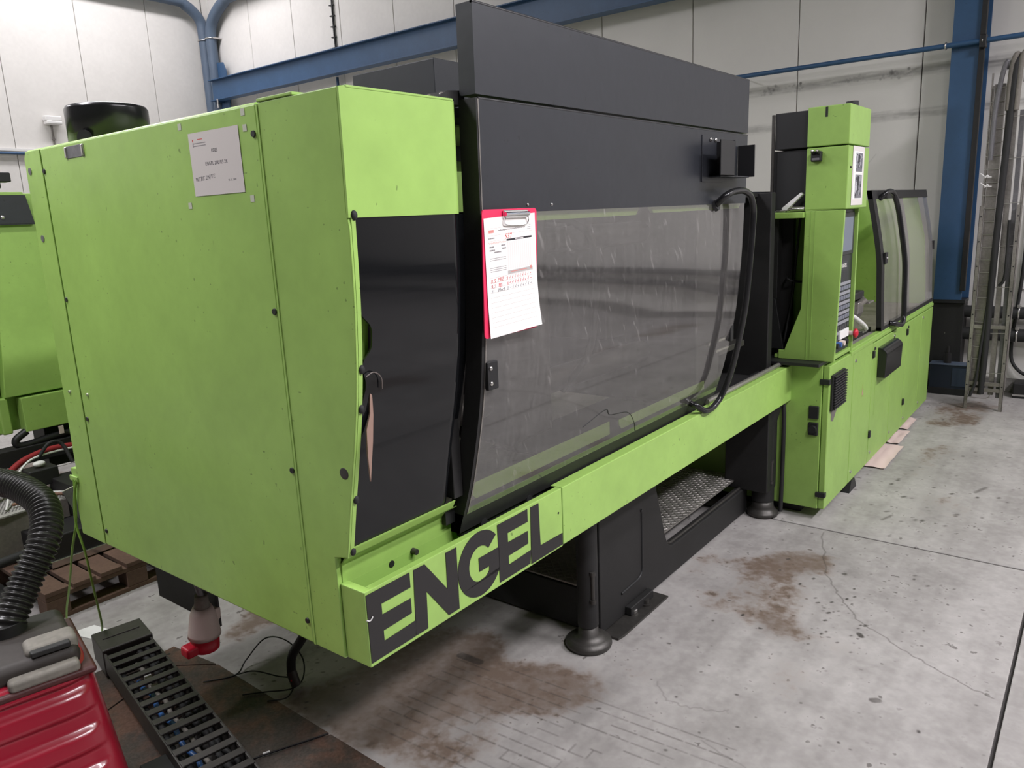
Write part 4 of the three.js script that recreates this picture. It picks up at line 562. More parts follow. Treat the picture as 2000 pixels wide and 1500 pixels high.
{ // picture sheet on the console head
  const tex = canvasTex(256, 400, (c, w, h) => {
    const r = rng(8); c.fillStyle = '#dcd6d2'; c.fillRect(0, 0, w, h);
    for (const [y, hh] of [[44, 128], [192, 160]]) { c.fillStyle = '#f6f2ee'; c.fillRect(30, y - 10, 200, hh + 18); c.fillStyle = '#77777c'; c.fillRect(70, y, 150, hh); for (let k = 0; k < 60; k++) { const v = 40 + Math.floor(r() * 170); c.fillStyle = `rgb(${v},${v},${v + 5})`; c.fillRect(72 + r() * 110, y + r() * (hh - 34), 8 + r() * 30, 5 + r() * 30); } c.fillStyle = '#2e2e33'; c.fillRect(120, y + 10, 40, hh * 0.4); c.fillRect(130, y + hh * 0.4, 22, hh * 0.3); c.fillStyle = '#a8a8ad'; c.fillRect(84, y + hh * 0.3, 22, hh * 0.5); }
    c.strokeStyle = '#333'; c.lineWidth = 5; c.beginPath(); c.moveTo(70, 330); c.lineTo(110, 352); c.stroke();
  });
  const t = thing('picture_sheet', 'white sheet with two grey machine pictures pasted on the console head', 'notice', [3.2, 1.67, 0.239]);
  const [g, m] = printedPlane(0.215, 0.288, tex, (g) => g.translate(3.2, 1.819, 0.2395)); part(t, 'sheet', g, m);
}
{ // absorbent sheets pushed under the cabinet
  const pm = plain(C(0.72, 0.56, 0.52), 0.9); let k = 0;
  for (const [x0, x1, z, wz, lab] of [[4.06, 4.62, 0.275, 0.13, 'nearest and largest pinkish absorbent sheet on the floor under the cabinet edge'], [4.66, 5.03, 0.235, 0.08, 'middle pinkish absorbent sheet on the floor under the cabinet edge'], [5.08, 5.42, 0.21, 0.06, 'farthest and smallest pinkish absorbent sheet on the floor under the cabinet edge']]) {
    const g = new THREE.PlaneGeometry(x1 - x0, wz, 14, 6), p = g.attributes.position; g.rotateX(-Math.PI / 2); for (let i = 0; i < p.count; i++) p.setY(i, 0.006 + 0.008 * Math.abs(Math.sin(p.getX(i) * 14 + k) * Math.cos(p.getZ(i) * 40 + k * 2))); g.translate((x0 + x1) / 2, 0, z - wz / 2); g.computeVertexNormals(); k++;
    const t = thing('absorbent_sheet', lab, 'paper', [(x0 + x1) / 2, 0, z - wz / 2]); part(t, 'sheet', g, new THREE.MeshStandardMaterial({ color: pm.color, roughness: 0.9, side: THREE.DoubleSide }));
  }
  const t = thing('floor_plate', 'dark steel plate with a loose nut on it lying beside the front levelling foot', 'plate', [1.6, 0, -0.17]);
  part(t, 'plate', prismXZ([[1.37, -0.235], [1.37, -0.125], [1.41, -0.118], [1.8, -0.118], [1.8, -0.235]], 0.002, 0.011, 0.001), M.darkSteel);
  const n = thing('hex_nut', 'bright steel hex nut lying on the dark plate beside the foot', 'nut', [1.6, 0.011, -0.185]); const ng = new THREE.ExtrudeGeometry((() => { const s = new THREE.Shape(); for (let i = 0; i < 6; i++) s[i ? 'lineTo' : 'moveTo'](0.019 * Math.cos(i * Math.PI / 3), 0.019 * Math.sin(i * Math.PI / 3)); const h = new THREE.Path(); h.absarc(0, 0, 0.01, 0, Math.PI * 2); s.holes.push(h); return s; })(), { depth: 0.014, bevelEnabled: true, bevelSize: 0.001, bevelThickness: 0.001, bevelSegments: 1 }); ng.rotateX(-Math.PI / 2); ng.translate(1.585, 0.0125, -0.178); part(n, 'nut', ng, M.zinc);
  const c = thing('clamp_bolt', 'dark clamp bolt on the steel plate at the base frame', 'bolt', [1.68, 0.011, -0.17]); part(c, 'washer', cyl([1.68, 0.011, -0.165], [1.68, 0.018, -0.165], 0.025, 0.025, 20), M.darkSteel); part(c, 'head', cyl([1.68, 0.018, -0.165], [1.68, 0.035, -0.165], 0.016, 0.016, 6), M.darkSteel);
}
{ // things on the console shelf
  const t = thing('cable_coil', 'loose white cable coiled on the green console shelf', 'cable', [3.1, 1.652, -0.08]); part(t, 'cable', tube([[3.03, 1.657, -0.16], [3.1, 1.66, -0.09], [3.06, 1.668, -0.03], [3.03, 1.66, -0.09], [3.12, 1.664, -0.14], [3.05, 1.662, -0.06], [3.2, 1.66, -0.05]], 0.004, 70, 6), M.galvanised);
  const p = thing('pipe_plug', 'short metal pipe plug lying on the console shelf beside the white cable', 'fitting', [3.06, 1.652, 0]); part(p, 'barrel', cyl([3.06, 1.668, -0.05], [3.06, 1.668, 0.025], 0.013, 0.013, 16), M.zinc); part(p, 'collar', cyl([3.06, 1.668, -0.05], [3.06, 1.668, -0.034], 0.017, 0.017, 16), M.zinc);
  const b = thing('folded_card', 'folded white card leaning behind the console head on the shelf', 'card', [3.2, 1.652, -0.02]); part(b, 'card', prismZY([[-0.08, 1.654], [-0.07, 1.654], [0.02, 1.74], [0.01, 1.75], [-0.085, 1.675]], 3.03, 3.06, [], 0.002), M.paper);
}

// ---------------------------------------------------------------- right side: pipes, rack, equipment box
for (const [y, r, lab] of [[0.712, 0.052, 'upper black insulated pipe running along the far wall'], [0.522, 0.055, 'lower black insulated pipe running along the far wall']]) {
  const t = thing('wall_pipe', lab, 'pipe', [6.6, y, 0]); part(t, 'pipe', cyl([6.6, y, -9], [6.6, y, 8.8], r, r, 24), M.rubber);
  for (const z of [-0.9, 0.19, 0.72, 1.8]) { const k = part(t, 'pipe_clamp', new THREE.TorusGeometry(r + 0.003, 0.008, 8, 28).translate(6.6, y, z), M.zinc); part(k, 'stand_off', cyl([6.64, y, z], [6.72, y, z], 0.008, 0.008, 8), M.zinc); part(k, 'clamp_ear', bx(6.55, 6.6, y + r - 0.004, y + r + 0.02, z - 0.015, z + 0.015, 0.004), M.zinc); }
}
{
  const t = thing('equipment_box', 'low dark blue equipment box at the foot of the far wall beside the cabinet', 'box', [6.46, 0, 0.26]);
  part(t, 'body', bx(6.395, 6.52, 0.02, 0.262, 0.115, 0.405, 0.006), plain(C(0.012, 0.02, 0.035), 0.4)); part(t, 'lid', bx(6.388, 6.525, 0.262, 0.274, 0.11, 0.41, 0.003), plain(C(0.1, 0.13, 0.18), 0.35)); part(t, 'skirt', bx(6.391, 6.522, 0, 0.06, 0.112, 0.41, 0.004), M.black);
  part(t, 'front_panel', bx(6.388, 6.396, 0.08, 0.24, 0.29, 0.395, 0.003), plain(C(0.025, 0.04, 0.065), 0.4)); part(t, 'top_valve', [cyl([6.45, 0.27, 0.24], [6.45, 0.36, 0.24], 0.03, 0.03, 16), cyl([6.45, 0.35, 0.24], [6.45, 0.42, 0.24], 0.012, 0.012, 10)], M.blackDusty);
}
{ // upright wire racks with hoses
  const uprights = [[5.95, 0.452, 2.6], [5.95, 0.552, 2.3]];
  const t = thing('wire_rack', 'tall upright galvanised wire cable rack with punched legs in front of the blue column', 'rack', [5.97, 0, 0.58]);
  const leg = (z0, z1, top) => { const l = part(t, 'leg', [bx(5.955, 5.958, 0, top, z0, z1, 0), bx(5.955, 5.985, 0, top, z0 < 0.6 ? z0 : z1 - 0.003, z0 < 0.6 ? z0 + 0.003 : z1, 0)], M.galvanised); for (let y = 0.2; y < top; y += 0.19) part(l, 'hole', cyl([5.953, y, (z0 + z1) / 2], [5.9552, y, (z0 + z1) / 2], 0.006, 0.006, 10), M.black); };
  leg(0.448, 0.474, 1.612); leg(0.69, 0.716, 1.612);
  for (const [x, z, top] of [[5.99, 0.458, 2.58], [5.99, 0.565, 2.6], [6.08, 0.458, 2.5], [6.08, 0.71, 2.5], [5.99, 0.708, 2.5]]) part(t, 'upright_wire', cyl([x, 0.15, z], [x, top, z], 0.006, 0.006, 8), M.galvanised);
  for (let y = 0.12; y < 2.5; y += 0.098) part(t, 'rung', tube([[5.985, y, 0.452], [5.984, y, 0.56]], 0.0028, 1, 6), M.zinc);
  for (const y of [0.3, 0.62, 0.98, 1.3, 1.62, 1.95, 2.25]) part(t, 'tie_wire', tube([[5.98, y, 0.56], [5.975, y + 0.01, 0.71]], 0.003, 1, 6), M.zinc);
  for (const y of [0.2, 0.66, 0.15]) part(t, 'cross_bar', bx(5.96, 5.975, y, y + 0.03, 0.474, 0.69, 0.002), M.galvanised);
  part(t, 'mesh_floor', [tube([[5.97, 0.14, 0.46], [5.97, 0.1, 0.47], [5.97, 0.1, 0.61], [5.97, 0.16, 0.62]], 0.003, 10, 6)], M.galvanised);
  const bar = (name, lab, mat, x0, x1, z0, z1, y0, y1, lean = 0) => { const q = thing(name, lab, 'profile', [x0, y0, z0]); part(q, 'profile', prismXY([[z0, y0], [z1, y0], [z1 + lean, y1], [z0 + lean, y1]].map((p) => [-p[0], p[1]]), 0, x1 - x0).rotateY(Math.PI / 2).translate(x0, 0, 0), mat); };
  bar('trunking', 'wide pale upright trunking inside the wire rack, next to the blue column', M.galvanised, 6.0, 6.06, 0.475, 0.545, 0.12, 2.5, -0.0);
  bar('trunking', 'second pale upright trunking inside the wire rack, right of the thick black hose', M.galvanised, 6.0, 6.05, 0.605, 0.64, 0.12, 2.55, -0.01);
  bar('trunking', 'narrow dark upright trunking at the right side of the wire rack', M.grey, 6.0, 6.05, 0.66, 0.69, 0.1, 2.3, -0.01);
  const hose = (lab, pts, r, m) => { const q = thing('hose', lab, 'hose', pts[0]); part(q, 'hose', tube(pts, r, 80, 12), m); };
  hose('thick black hose running down the middle of the wire rack', [[5.97, 0.13, 0.56], [5.965, 0.5, 0.566], [5.965, 1.2, 0.572], [5.97, 2.0, 0.585], [5.97, 2.55, 0.6], [5.99, 2.66, 0.61], [6.05, 2.6, 0.61]], 0.024, M.rubber);
  hose('black cable bending out at the foot of the wire rack', [[5.94, 0.11, 0.49], [5.945, 0.24, 0.52], [5.95, 0.5, 0.535], [5.96, 0.9, 0.56]], 0.011, M.rubber);
  hose('grey hose looped over the top left of the wire rack', [[5.96, 1.95, 0.49], [5.96, 2.3, 0.495], [5.965, 2.55, 0.52], [5.97, 2.65, 0.545], [5.99, 2.6, 0.56]], 0.017, M.grey);
  hose('pale hose arched over the middle of the wire rack', [[5.97, 2.3, 0.575], [5.97, 2.55, 0.575], [5.975, 2.67, 0.59], [6.0, 2.68, 0.61], [6.04, 2.5, 0.62]], 0.02, M.clay);
  hose('pale hose arched over the right end of the wire rack', [[5.97, 2.3, 0.625], [5.97, 2.6, 0.63], [5.975, 2.69, 0.645], [6.0, 2.69, 0.665], [6.04, 2.5, 0.67]], 0.02, M.clay);
  hose('black cable hanging in a bow at the right side of the wire rack', [[5.96, 1.5, 0.65], [5.955, 1.2, 0.655], [5.955, 1.05, 0.65], [5.96, 1.0, 0.62]], 0.011, M.rubber);
  for (const [y, z, lab] of [[1.83, 0.47, 'upper white twine knot tied round the wire rack'], [1.76, 0.475, 'lower white twine knot tied round the wire rack']]) { const q = thing('twine_knot', lab, 'twine', [5.945, y, z]); part(q, 'twine', [tube([[5.95, y + 0.025, z - 0.035], [5.945, y, z], [5.945, y - 0.005, z + 0.04]], 0.0045, 12, 6), tube([[5.945, y - 0.01, z - 0.005], [5.94, y + 0.008, z + 0.01], [5.945, y, z + 0.02]], 0.006, 10, 6)], M.paper); }
  const p = thing('wall_board', 'pale board on the far wall behind the wire rack', 'board', [6.7, 0.85, 0.75]); part(p, 'board', bx(6.7, 6.719, 0.9, 1.68, 0.69, 0.86, 0.004), M.white);
  const v = thing('wall_cable', 'black cable running down the far wall behind the rack into a coil', 'cable', [6.69, 0, 0.72]); part(v, 'cable', tube([[6.69, 1.5, 0.72], [6.69, 1.0, 0.71], [6.68, 0.4, 0.68], [6.66, 0.22, 0.74], [6.64, 0.14, 0.9]], 0.014, 40, 8), M.rubber);
  const s = thing('floor_box', 'low black box on the floor at the far wall right of the rack', 'box', [6.6, 0, 0.85]); part(s, 'body', bx(6.5, 6.68, 0.0, 0.13, 0.735, 1.0, 0.01), M.blackDusty); part(s, 'edge', bx(6.495, 6.5, 0.02, 0.035, 0.735, 1.0, 0.001), M.zinc);
}

// ---------------------------------------------------------------- left side: second machine, pallet and its load
{
  const t = thing('second_machine', 'second lime green moulding machine behind the end cover of the big one', 'machine', [0, 0, -3.3]);
  const Z = -3.3;
  part(t, 'front_sheet', prismXY([[0.405, 0.862], [0.43, 1.1], [0.455, 1.4], [0.455, 1.93], [2.6, 1.93], [2.6, 0.862]], Z - 0.1, Z - 0.02, [], 0.004), M.green);
  part(t, 'end_sheet', bx(-1.6, 0.4, 0.66, 1.93, Z - 1.4, Z - 0.06, 0.01), M.greenFar); part(t, 'end_fold', bx(0.37, 0.42, 0.66, 0.86, Z - 0.3, Z - 0.03, 0.01), M.green);
  part(t, 'backing_sheet', bx(0.39, 2.6, 0.662, 0.95, Z - 0.14, Z - 0.1, 0.003), M.green); part(t, 'beam', bx(0.472, 2.6, 0.66, 0.85, Z - 0.08, Z, 0.004), M.green); part(t, 'slot', bx(0.3, 0.41, 0.835, 0.85, Z - 0.062, Z - 0.055, 0), M.black);
  part(t, 'rear_body', bx(0.4, 2.6, 0.9, 1.92, Z - 1.4, Z - 0.1, 0.01), M.greenFar);
  const h = part(t, 'hood', prismXY([[-1.6, 1.772], [0.69, 1.772], [0.665, 1.92], [-1.6, 1.92]], Z + 0.0, Z + 0.012, [], 0.002), M.anthracite); part(h, 'top_sheet', bx(-1.6, 0.655, 1.92, 1.936, Z - 0.06, Z + 0.012, 0.002), M.green); part(h, 'under_sheet', bx(-1.6, 0.69, 1.768, 1.774, Z - 0.05, Z + 0.01, 0), M.anthracite); for (const x of [0.54, 0.4, 0.2]) part(h, 'screw', ball([x, 1.807, Z + 0.013], 0.011, 1, 1, 0.6), M.zinc); part(h, 'return', prismXY([[0.655, 1.93], [0.7, 1.93], [0.72, 1.85], [0.668, 1.9]], Z - 0.08, Z - 0.04), M.grey);
  const a = part(t, 'crane_arm', bx(-1.0, 0.66, 1.995, 2.045, Z - 0.2, Z - 0.12, 0.006), M.blackDusty); part(a, 'trolley', [bx(0.3, 0.6, 1.96, 1.998, Z - 0.2, Z - 0.1, 0.008), bx(0.34, 0.58, 2.04, 2.06, Z - 0.2, Z - 0.1, 0.006)], M.blackDusty); part(a, 'lifting_eye', ball([0.58, 1.953, Z - 0.13], 0.014), M.cream);
  part(t, 'frame', [bx(-0.4, 1.6, 0.485, 0.58, Z - 0.1, Z, 0.006), bx(0.6, 1.5, 0.4, 0.66, Z - 0.3, Z - 0.12, 0.01), bx(1.3, 1.5, 0, 0.5, Z - 0.9, Z - 0.1, 0.006), bx(-1.2, -0.9, 0, 0.6, Z - 0.9, Z - 0.1, 0.006)], M.blackDusty);
  part(t, 'pipe_bow', tube([[0.48, 0.66, Z - 0.03], [0.42, 0.62, Z - 0.03], [0.45, 0.585, Z - 0.03], [0.62, 0.6, Z - 0.03], [0.8, 0.61, Z - 0.03]], 0.02, 40, 10), M.black);
  part(t, 'lug', bx(0.63, 0.655, 0.61, 0.655, Z + 0.002, Z + 0.01, 0.002), M.cream);
}
{
  const t = thing('pallet', 'worn wooden pallet on the floor behind the end cover, loaded with dark machine parts', 'pallet', [0.1, 0, -2.3]);
  const X0 = 0.09, X1 = 0.93, Z0 = -2.31, Z1 = -3.5;
  for (const z of [Z0, -2.9, Z1 + 0.1]) { part(t, 'bottom_board', bx(X0, X1, 0.0, 0.022, z - 0.1, z, 0.003), M.wood); for (const x of [X0, 0.45, X1 - 0.1]) part(t, 'block', bx(x, x + 0.1, 0.022, 0.1, z - 0.1, z, 0.004), M.wood); part(t, 'stringer', bx(X0, X1, 0.1, 0.122, z - 0.1, z, 0.003), M.wood); }
  for (let k = 0; k < 7; k++) part(t, 'deck_board', bx(X0 + k * 0.122, X0 + 0.1 + k * 0.122, 0.122, 0.144, Z1, Z0 + 0.004, 0.003), M.wood);
  const tub = thing('machine_tray', 'dark steel tray on the pallet with a silver edge strip', 'tray', [0.4, 0.144, -2.7]); part(tub, 'tray', [bx(0.2, 0.92, 0.146, 0.3, -3.4, -2.56, 0.01)], M.blackDusty); part(tub, 'edge_strip', bx(0.22, 0.9, 0.15, 0.185, -2.56, -2.545, 0.003), M.zinc);
  const cov = thing('perforated_cover', 'pale perforated steel cover on the pallet load behind the black hose', 'cover', [0.15, 0.3, -2.9]);
  part(cov, 'sheet', prismXZ([[-0.15, -3.5], [0.42, -3.36], [0.42, -2.78], [0.1, -2.76], [-0.35, -2.9]], 0.395, 0.402), dusty(C(0.62, 0.61, 0.6), 0.5));
  { const hole = new THREE.CylinderGeometry(0.0036, 0.0036, 0.001, 8), list = []; for (let x = -0.16; x < 0.45; x += 0.0155) { let b = 0; for (let z = -3.3; z < -2.8; z += 0.0155, b++) { const g = hole.clone(); g.translate(x + (b % 2) * 0.0078, 0.4025, z); list.push(g); } } const hm = part(cov, 'perforation', list, M.black); hm.userData.kind = 'stuff'; }
  part(cov, 'skirt', prismXY([[-0.35, 0.2], [0.19, 0.2], [0.19, 0.303], [0.42, 0.303], [0.42, 0.396], [-0.35, 0.396]], -2.79, -2.775), M.clay);
  const box = thing('grey_sheet_box', 'grey folded sheet metal box standing on the pallet against the end cover', 'box', [0.45, 0.3, -2.7]);
  part(box, 'side', prismXY([[0.36, 0.47], [0.5, 0.5], [0.62, 0.51], [0.62, 0.3], [0.42, 0.3]], -2.66, -2.65), M.grey); part(box, 'body', bx(0.43, 0.9, 0.3, 0.47, -3.0, -2.67, 0.006), M.blackDusty);
  part(box, 'bright_edge', tube([[0.36, 0.474, -2.655], [0.5, 0.503, -2.655], [0.62, 0.513, -2.655]], 0.004, 10, 6), M.zinc);
  const blk = thing('terminal_box', 'small black terminal box among the cables on the pallet load', 'box', [0.3, 0.4, -3.0]); part(blk, 'box', bx(0.33, 0.47, 0.44, 0.53, -3.06, -2.95, 0.008), M.blackDusty); part(blk, 'gland', ball([0.4, 0.55, -3.0], 0.022, 1.4, 0.7, 1), M.white);
  const cab = (lab, pts, r, m) => { const q = thing('cable', lab, 'cable', pts[0]); part(q, 'cable', tube(pts, r, 50, 8), m); };
  const redm = plain(C(0.3, 0.02, 0.025), 0.5);
  cab('thick red cable curving over the pallet load', [[0.0, 0.41, -2.85], [0.12, 0.44, -2.95], [0.26, 0.5, -3.08], [0.4, 0.55, -3.16], [0.6, 0.56, -3.2], [0.9, 0.5, -3.2]], 0.017, redm);
  cab('white cable curving over the pallet load beside the red one', [[0.16, 0.41, -2.82], [0.24, 0.47, -2.95], [0.34, 0.54, -3.05], [0.45, 0.565, -3.1], [0.7, 0.56, -3.12]], 0.006, M.white);
  cab('brown cable lying on the perforated cover', [[0.2, 0.42, -2.85], [0.35, 0.43, -2.82], [0.45, 0.42, -2.78], [0.55, 0.43, -2.9]], 0.008, plain(C(0.2, 0.1, 0.06), 0.6));
  cab('white cable lying on the perforated cover', [[0.3, 0.415, -2.95], [0.38, 0.43, -2.85], [0.46, 0.42, -2.82], [0.56, 0.43, -2.95]], 0.005, M.white);
  cab('bent black cable standing up behind the terminal box', [[0.43, 0.55, -3.1], [0.5, 0.62, -3.1], [0.56, 0.6, -3.1], [0.58, 0.5, -3.05]], 0.01, M.rubber);
  cab('short red cable end at the left of the perforated cover', [[-0.3, 0.41, -2.9], [-0.1, 0.42, -2.85], [0.02, 0.41, -2.83]], 0.016, redm);
  const rail = thing('steel_rail', 'black steel rail lying beside the pallet in front of the second machine', 'rail', [-0.2, 0, -2.5]); part(rail, 'rail', [bx(-0.9, 0.06, 0.0, 0.1, -2.62, -2.52, 0.006), bx(-0.9, 0.04, 0.1, 0.12, -2.7, -2.46, 0.004)], M.blackDusty); part(rail, 'pipe', cyl([-0.9, 0.2, -2.6], [0.14, 0.24, -2.62], 0.022, 0.022, 14), M.rubber);
}
{ // earth lead
  const t = thing('earth_lead', 'green and yellow earth lead hanging from the end cover in two strands', 'cable', [-0.01, 0.86, -1.5]); const gy = plain(C(0.22, 0.42, 0.05), 0.5);
  part(t, 'lug', [bx(-0.012, -0.005, 0.855, 0.875, -1.535, -1.475, 0.003)], M.green);
  part(t, 'strand', tube([[-0.012, 0.862, -1.5], [-0.014, 0.82, -1.505], [-0.01, 0.69, -1.553], [0.0, 0.55, -1.66], [0.03, 0.35, -1.83], [0.08, 0.16, -2.05], [0.12, 0.02, -2.2]], 0.0042, 60, 8), gy); part(t, 'strand', tube([[-0.012, 0.862, -1.48], [-0.014, 0.8, -1.515], [-0.012, 0.69, -1.55], [0.0, 0.57, -1.545], [0.02, 0.41, -1.58], [0.08, 0.2, -1.72], [0.19, 0.012, -2.02]], 0.0042, 60, 8), gy);
  const w = thing('paper_scrap', 'white paper scrap on the floor beside the end of the earth lead', 'paper', [0.16, 0, -2.08]); part(w, 'scrap', prismXZ([[0.1, -2.14], [0.2, -2.12], [0.22, -2.02], [0.14, -2.0]], 0.001, 0.003), M.paper);
}
{ // mains plug hanging below the cover
  const t = thing('mains_plug', 'pinkish white and red industrial plug hanging on its grey cable under the end cover', 'plug', [0.15, 0.28, -1.06]);
  const A = V(0.15, 0.5, -1.045), D = V(0, -1, -0.09).normalize(), q = new THREE.Quaternion().setFromUnitVectors(V(0, -1, 0), D); const put = (g) => { g.applyQuaternion(q); g.translate(A.x, A.y, A.z); return g; };
  const lathe = (pts) => new THREE.LatheGeometry(pts.map((p) => new THREE.Vector2(p[0], p[1])), 28);
  part(t, 'cable', tube([[0.13, 0.66, -1.09], [0.14, 0.58, -1.07], [0.15, 0.47, -1.045]], 0.011, 20, 10), M.grey);
  part(t, 'gland', put(lathe([[0, -0.02], [0.022, -0.02], [0.024, -0.05], [0.026, -0.055], [0.026, -0.07], [0, -0.07]])), M.clay);
  part(t, 'body', put(lathe([[0, -0.065], [0.032, -0.066], [0.042, -0.09], [0.053, -0.16], [0.055, -0.175], [0, -0.175]])), M.cream); part(t, 'latch', put(bx(0.02, 0.062, -0.165, -0.09, -0.012, 0.012, 0.006)), M.cream);
  const c = part(t, 'collar', put(lathe([[0, -0.174], [0.049, -0.175], [0.047, -0.225], [0.04, -0.23], [0, -0.23]])), M.red); part(c, 'flap', put(bx(-0.08, -0.03, -0.228, -0.19, -0.025, 0.025, 0.01)), M.red);
}
{ // drain hose and wire loop on the floor
  const t = thing('drain_hose', 'black drain hose hanging from under the cover with its end fitting on the floor', 'hose', [0.44, 0, -1]); part(t, 'hose', tube([[0.38, 0.64, -0.6], [0.4, 0.4, -0.74], [0.414, 0.25, -0.87], [0.421, 0.14, -0.962], [0.424, 0.075, -0.985], [0.423, 0.05, -0.982]], 0.017, 50, 12), M.rubber); const f = part(t, 'fitting', cyl([0.423, 0.06, -0.985], [0.418, 0.016, -0.955], 0.02, 0.018, 12), M.darkSteel); part(f, 'red_mark', ball([0.408, 0.04, -0.965], 0.006), M.red);
  const w = thing('wire_loop', 'thin dark wire looped round the end of the drain hose', 'wire', [0.45, 0.01, -1.1]); part(w, 'wire', tube([[0.23, 0.014, -1.28], [0.33, 0.012, -1.22], [0.4, 0.03, -1.25], [0.48, 0.09, -1.23], [0.5, 0.11, -1.12], [0.5, 0.07, -1.02], [0.46, 0.02, -0.97], [0.4, 0.012, -0.96], [0.33, 0.015, -1.02], [0.27, 0.014, -1.08]], 0.0028, 90, 6), M.black); part(w, 'wire', tube([[0.33, 0.012, -1.22], [0.38, 0.02, -1.17], [0.42, 0.01, -1.08], [0.44, 0.012, -1.0], [0.36, 0.012, -0.93], [0.3, 0.013, -0.97]], 0.0028, 60, 6), M.black);
}
// ---------------------------------------------------------------- bottom left: rusty plates, cable carrier, red suction tank
{
  const rust = dataTex(1024, 1024, (u, v) => { const n = fbm(u, v, 5, 5), m = fbm(u, v, 30, 4, 1), f = fbm(u, v, 140, 2, 2), k = sstep(0.38, 0.66, n * 0.7 + m * 0.3), g = (f - 0.5) * 26; return [clamp(62 + k * 30 + g), clamp(54 + k * 12 + g), clamp(48 + k * 5 + g)]; });
  const rm = new THREE.MeshStandardMaterial({ map: rust, roughness: 0.6, metalness: 0.15 }); rm.userData.planar = 0.9;
  const P = (lab, poly, y) => { const t = thing('rusty_plate', lab, 'plate', [poly[0][0], 0, poly[0][1]]); part(t, 'plate', prismXZ(poly, 0.001, y, 0.001), rm); return t; };
  const a = P('farthest rusty steel floor plate with two screw holes, pointing at the red plug', [[-0.5, -1.3], [-0.5, -1.75], [0.06, -1.71], [0.205, -1.625], [0.305, -1.632], [0.334, -1.362], [0.22, -1.508]], 0.009); for (const [x, z] of [[0.24, -1.6], [0.262, -1.592]]) part(a, 'screw_hole', cyl([x, 0.008, z], [x, 0.0094, z], 0.007, 0.007, 12), M.black);
  P('long middle rusty steel floor plate lying beside the black cable carrier', [[-0.5, -1.29], [0.218, -1.5], [0.336, -1.348], [0.318, -0.646], [0.116, -0.745], [-0.5, -0.9]], 0.009);
  P('nearest rusty steel floor plate at the bottom of the picture', [[-0.3, -0.832], [0.114, -0.733], [0.318, -0.634], [0.3, 0.2], [-0.6, 0.2], [-0.6, -0.7]], 0.008);
  const w = thing('welding_rod', 'thin pale rod lying in the gap between the rusty floor plates', 'rod', [0.1, 0.01, -0.72]); part(w, 'rod', cyl([0.02, 0.013, -0.775], [0.31, 0.013, -0.64], 0.003, 0.003, 6), M.black); part(w, 'tip', cyl([0.12, 0.0145, -0.735], [0.14, 0.0145, -0.726], 0.004, 0.004, 6), M.paper);
}
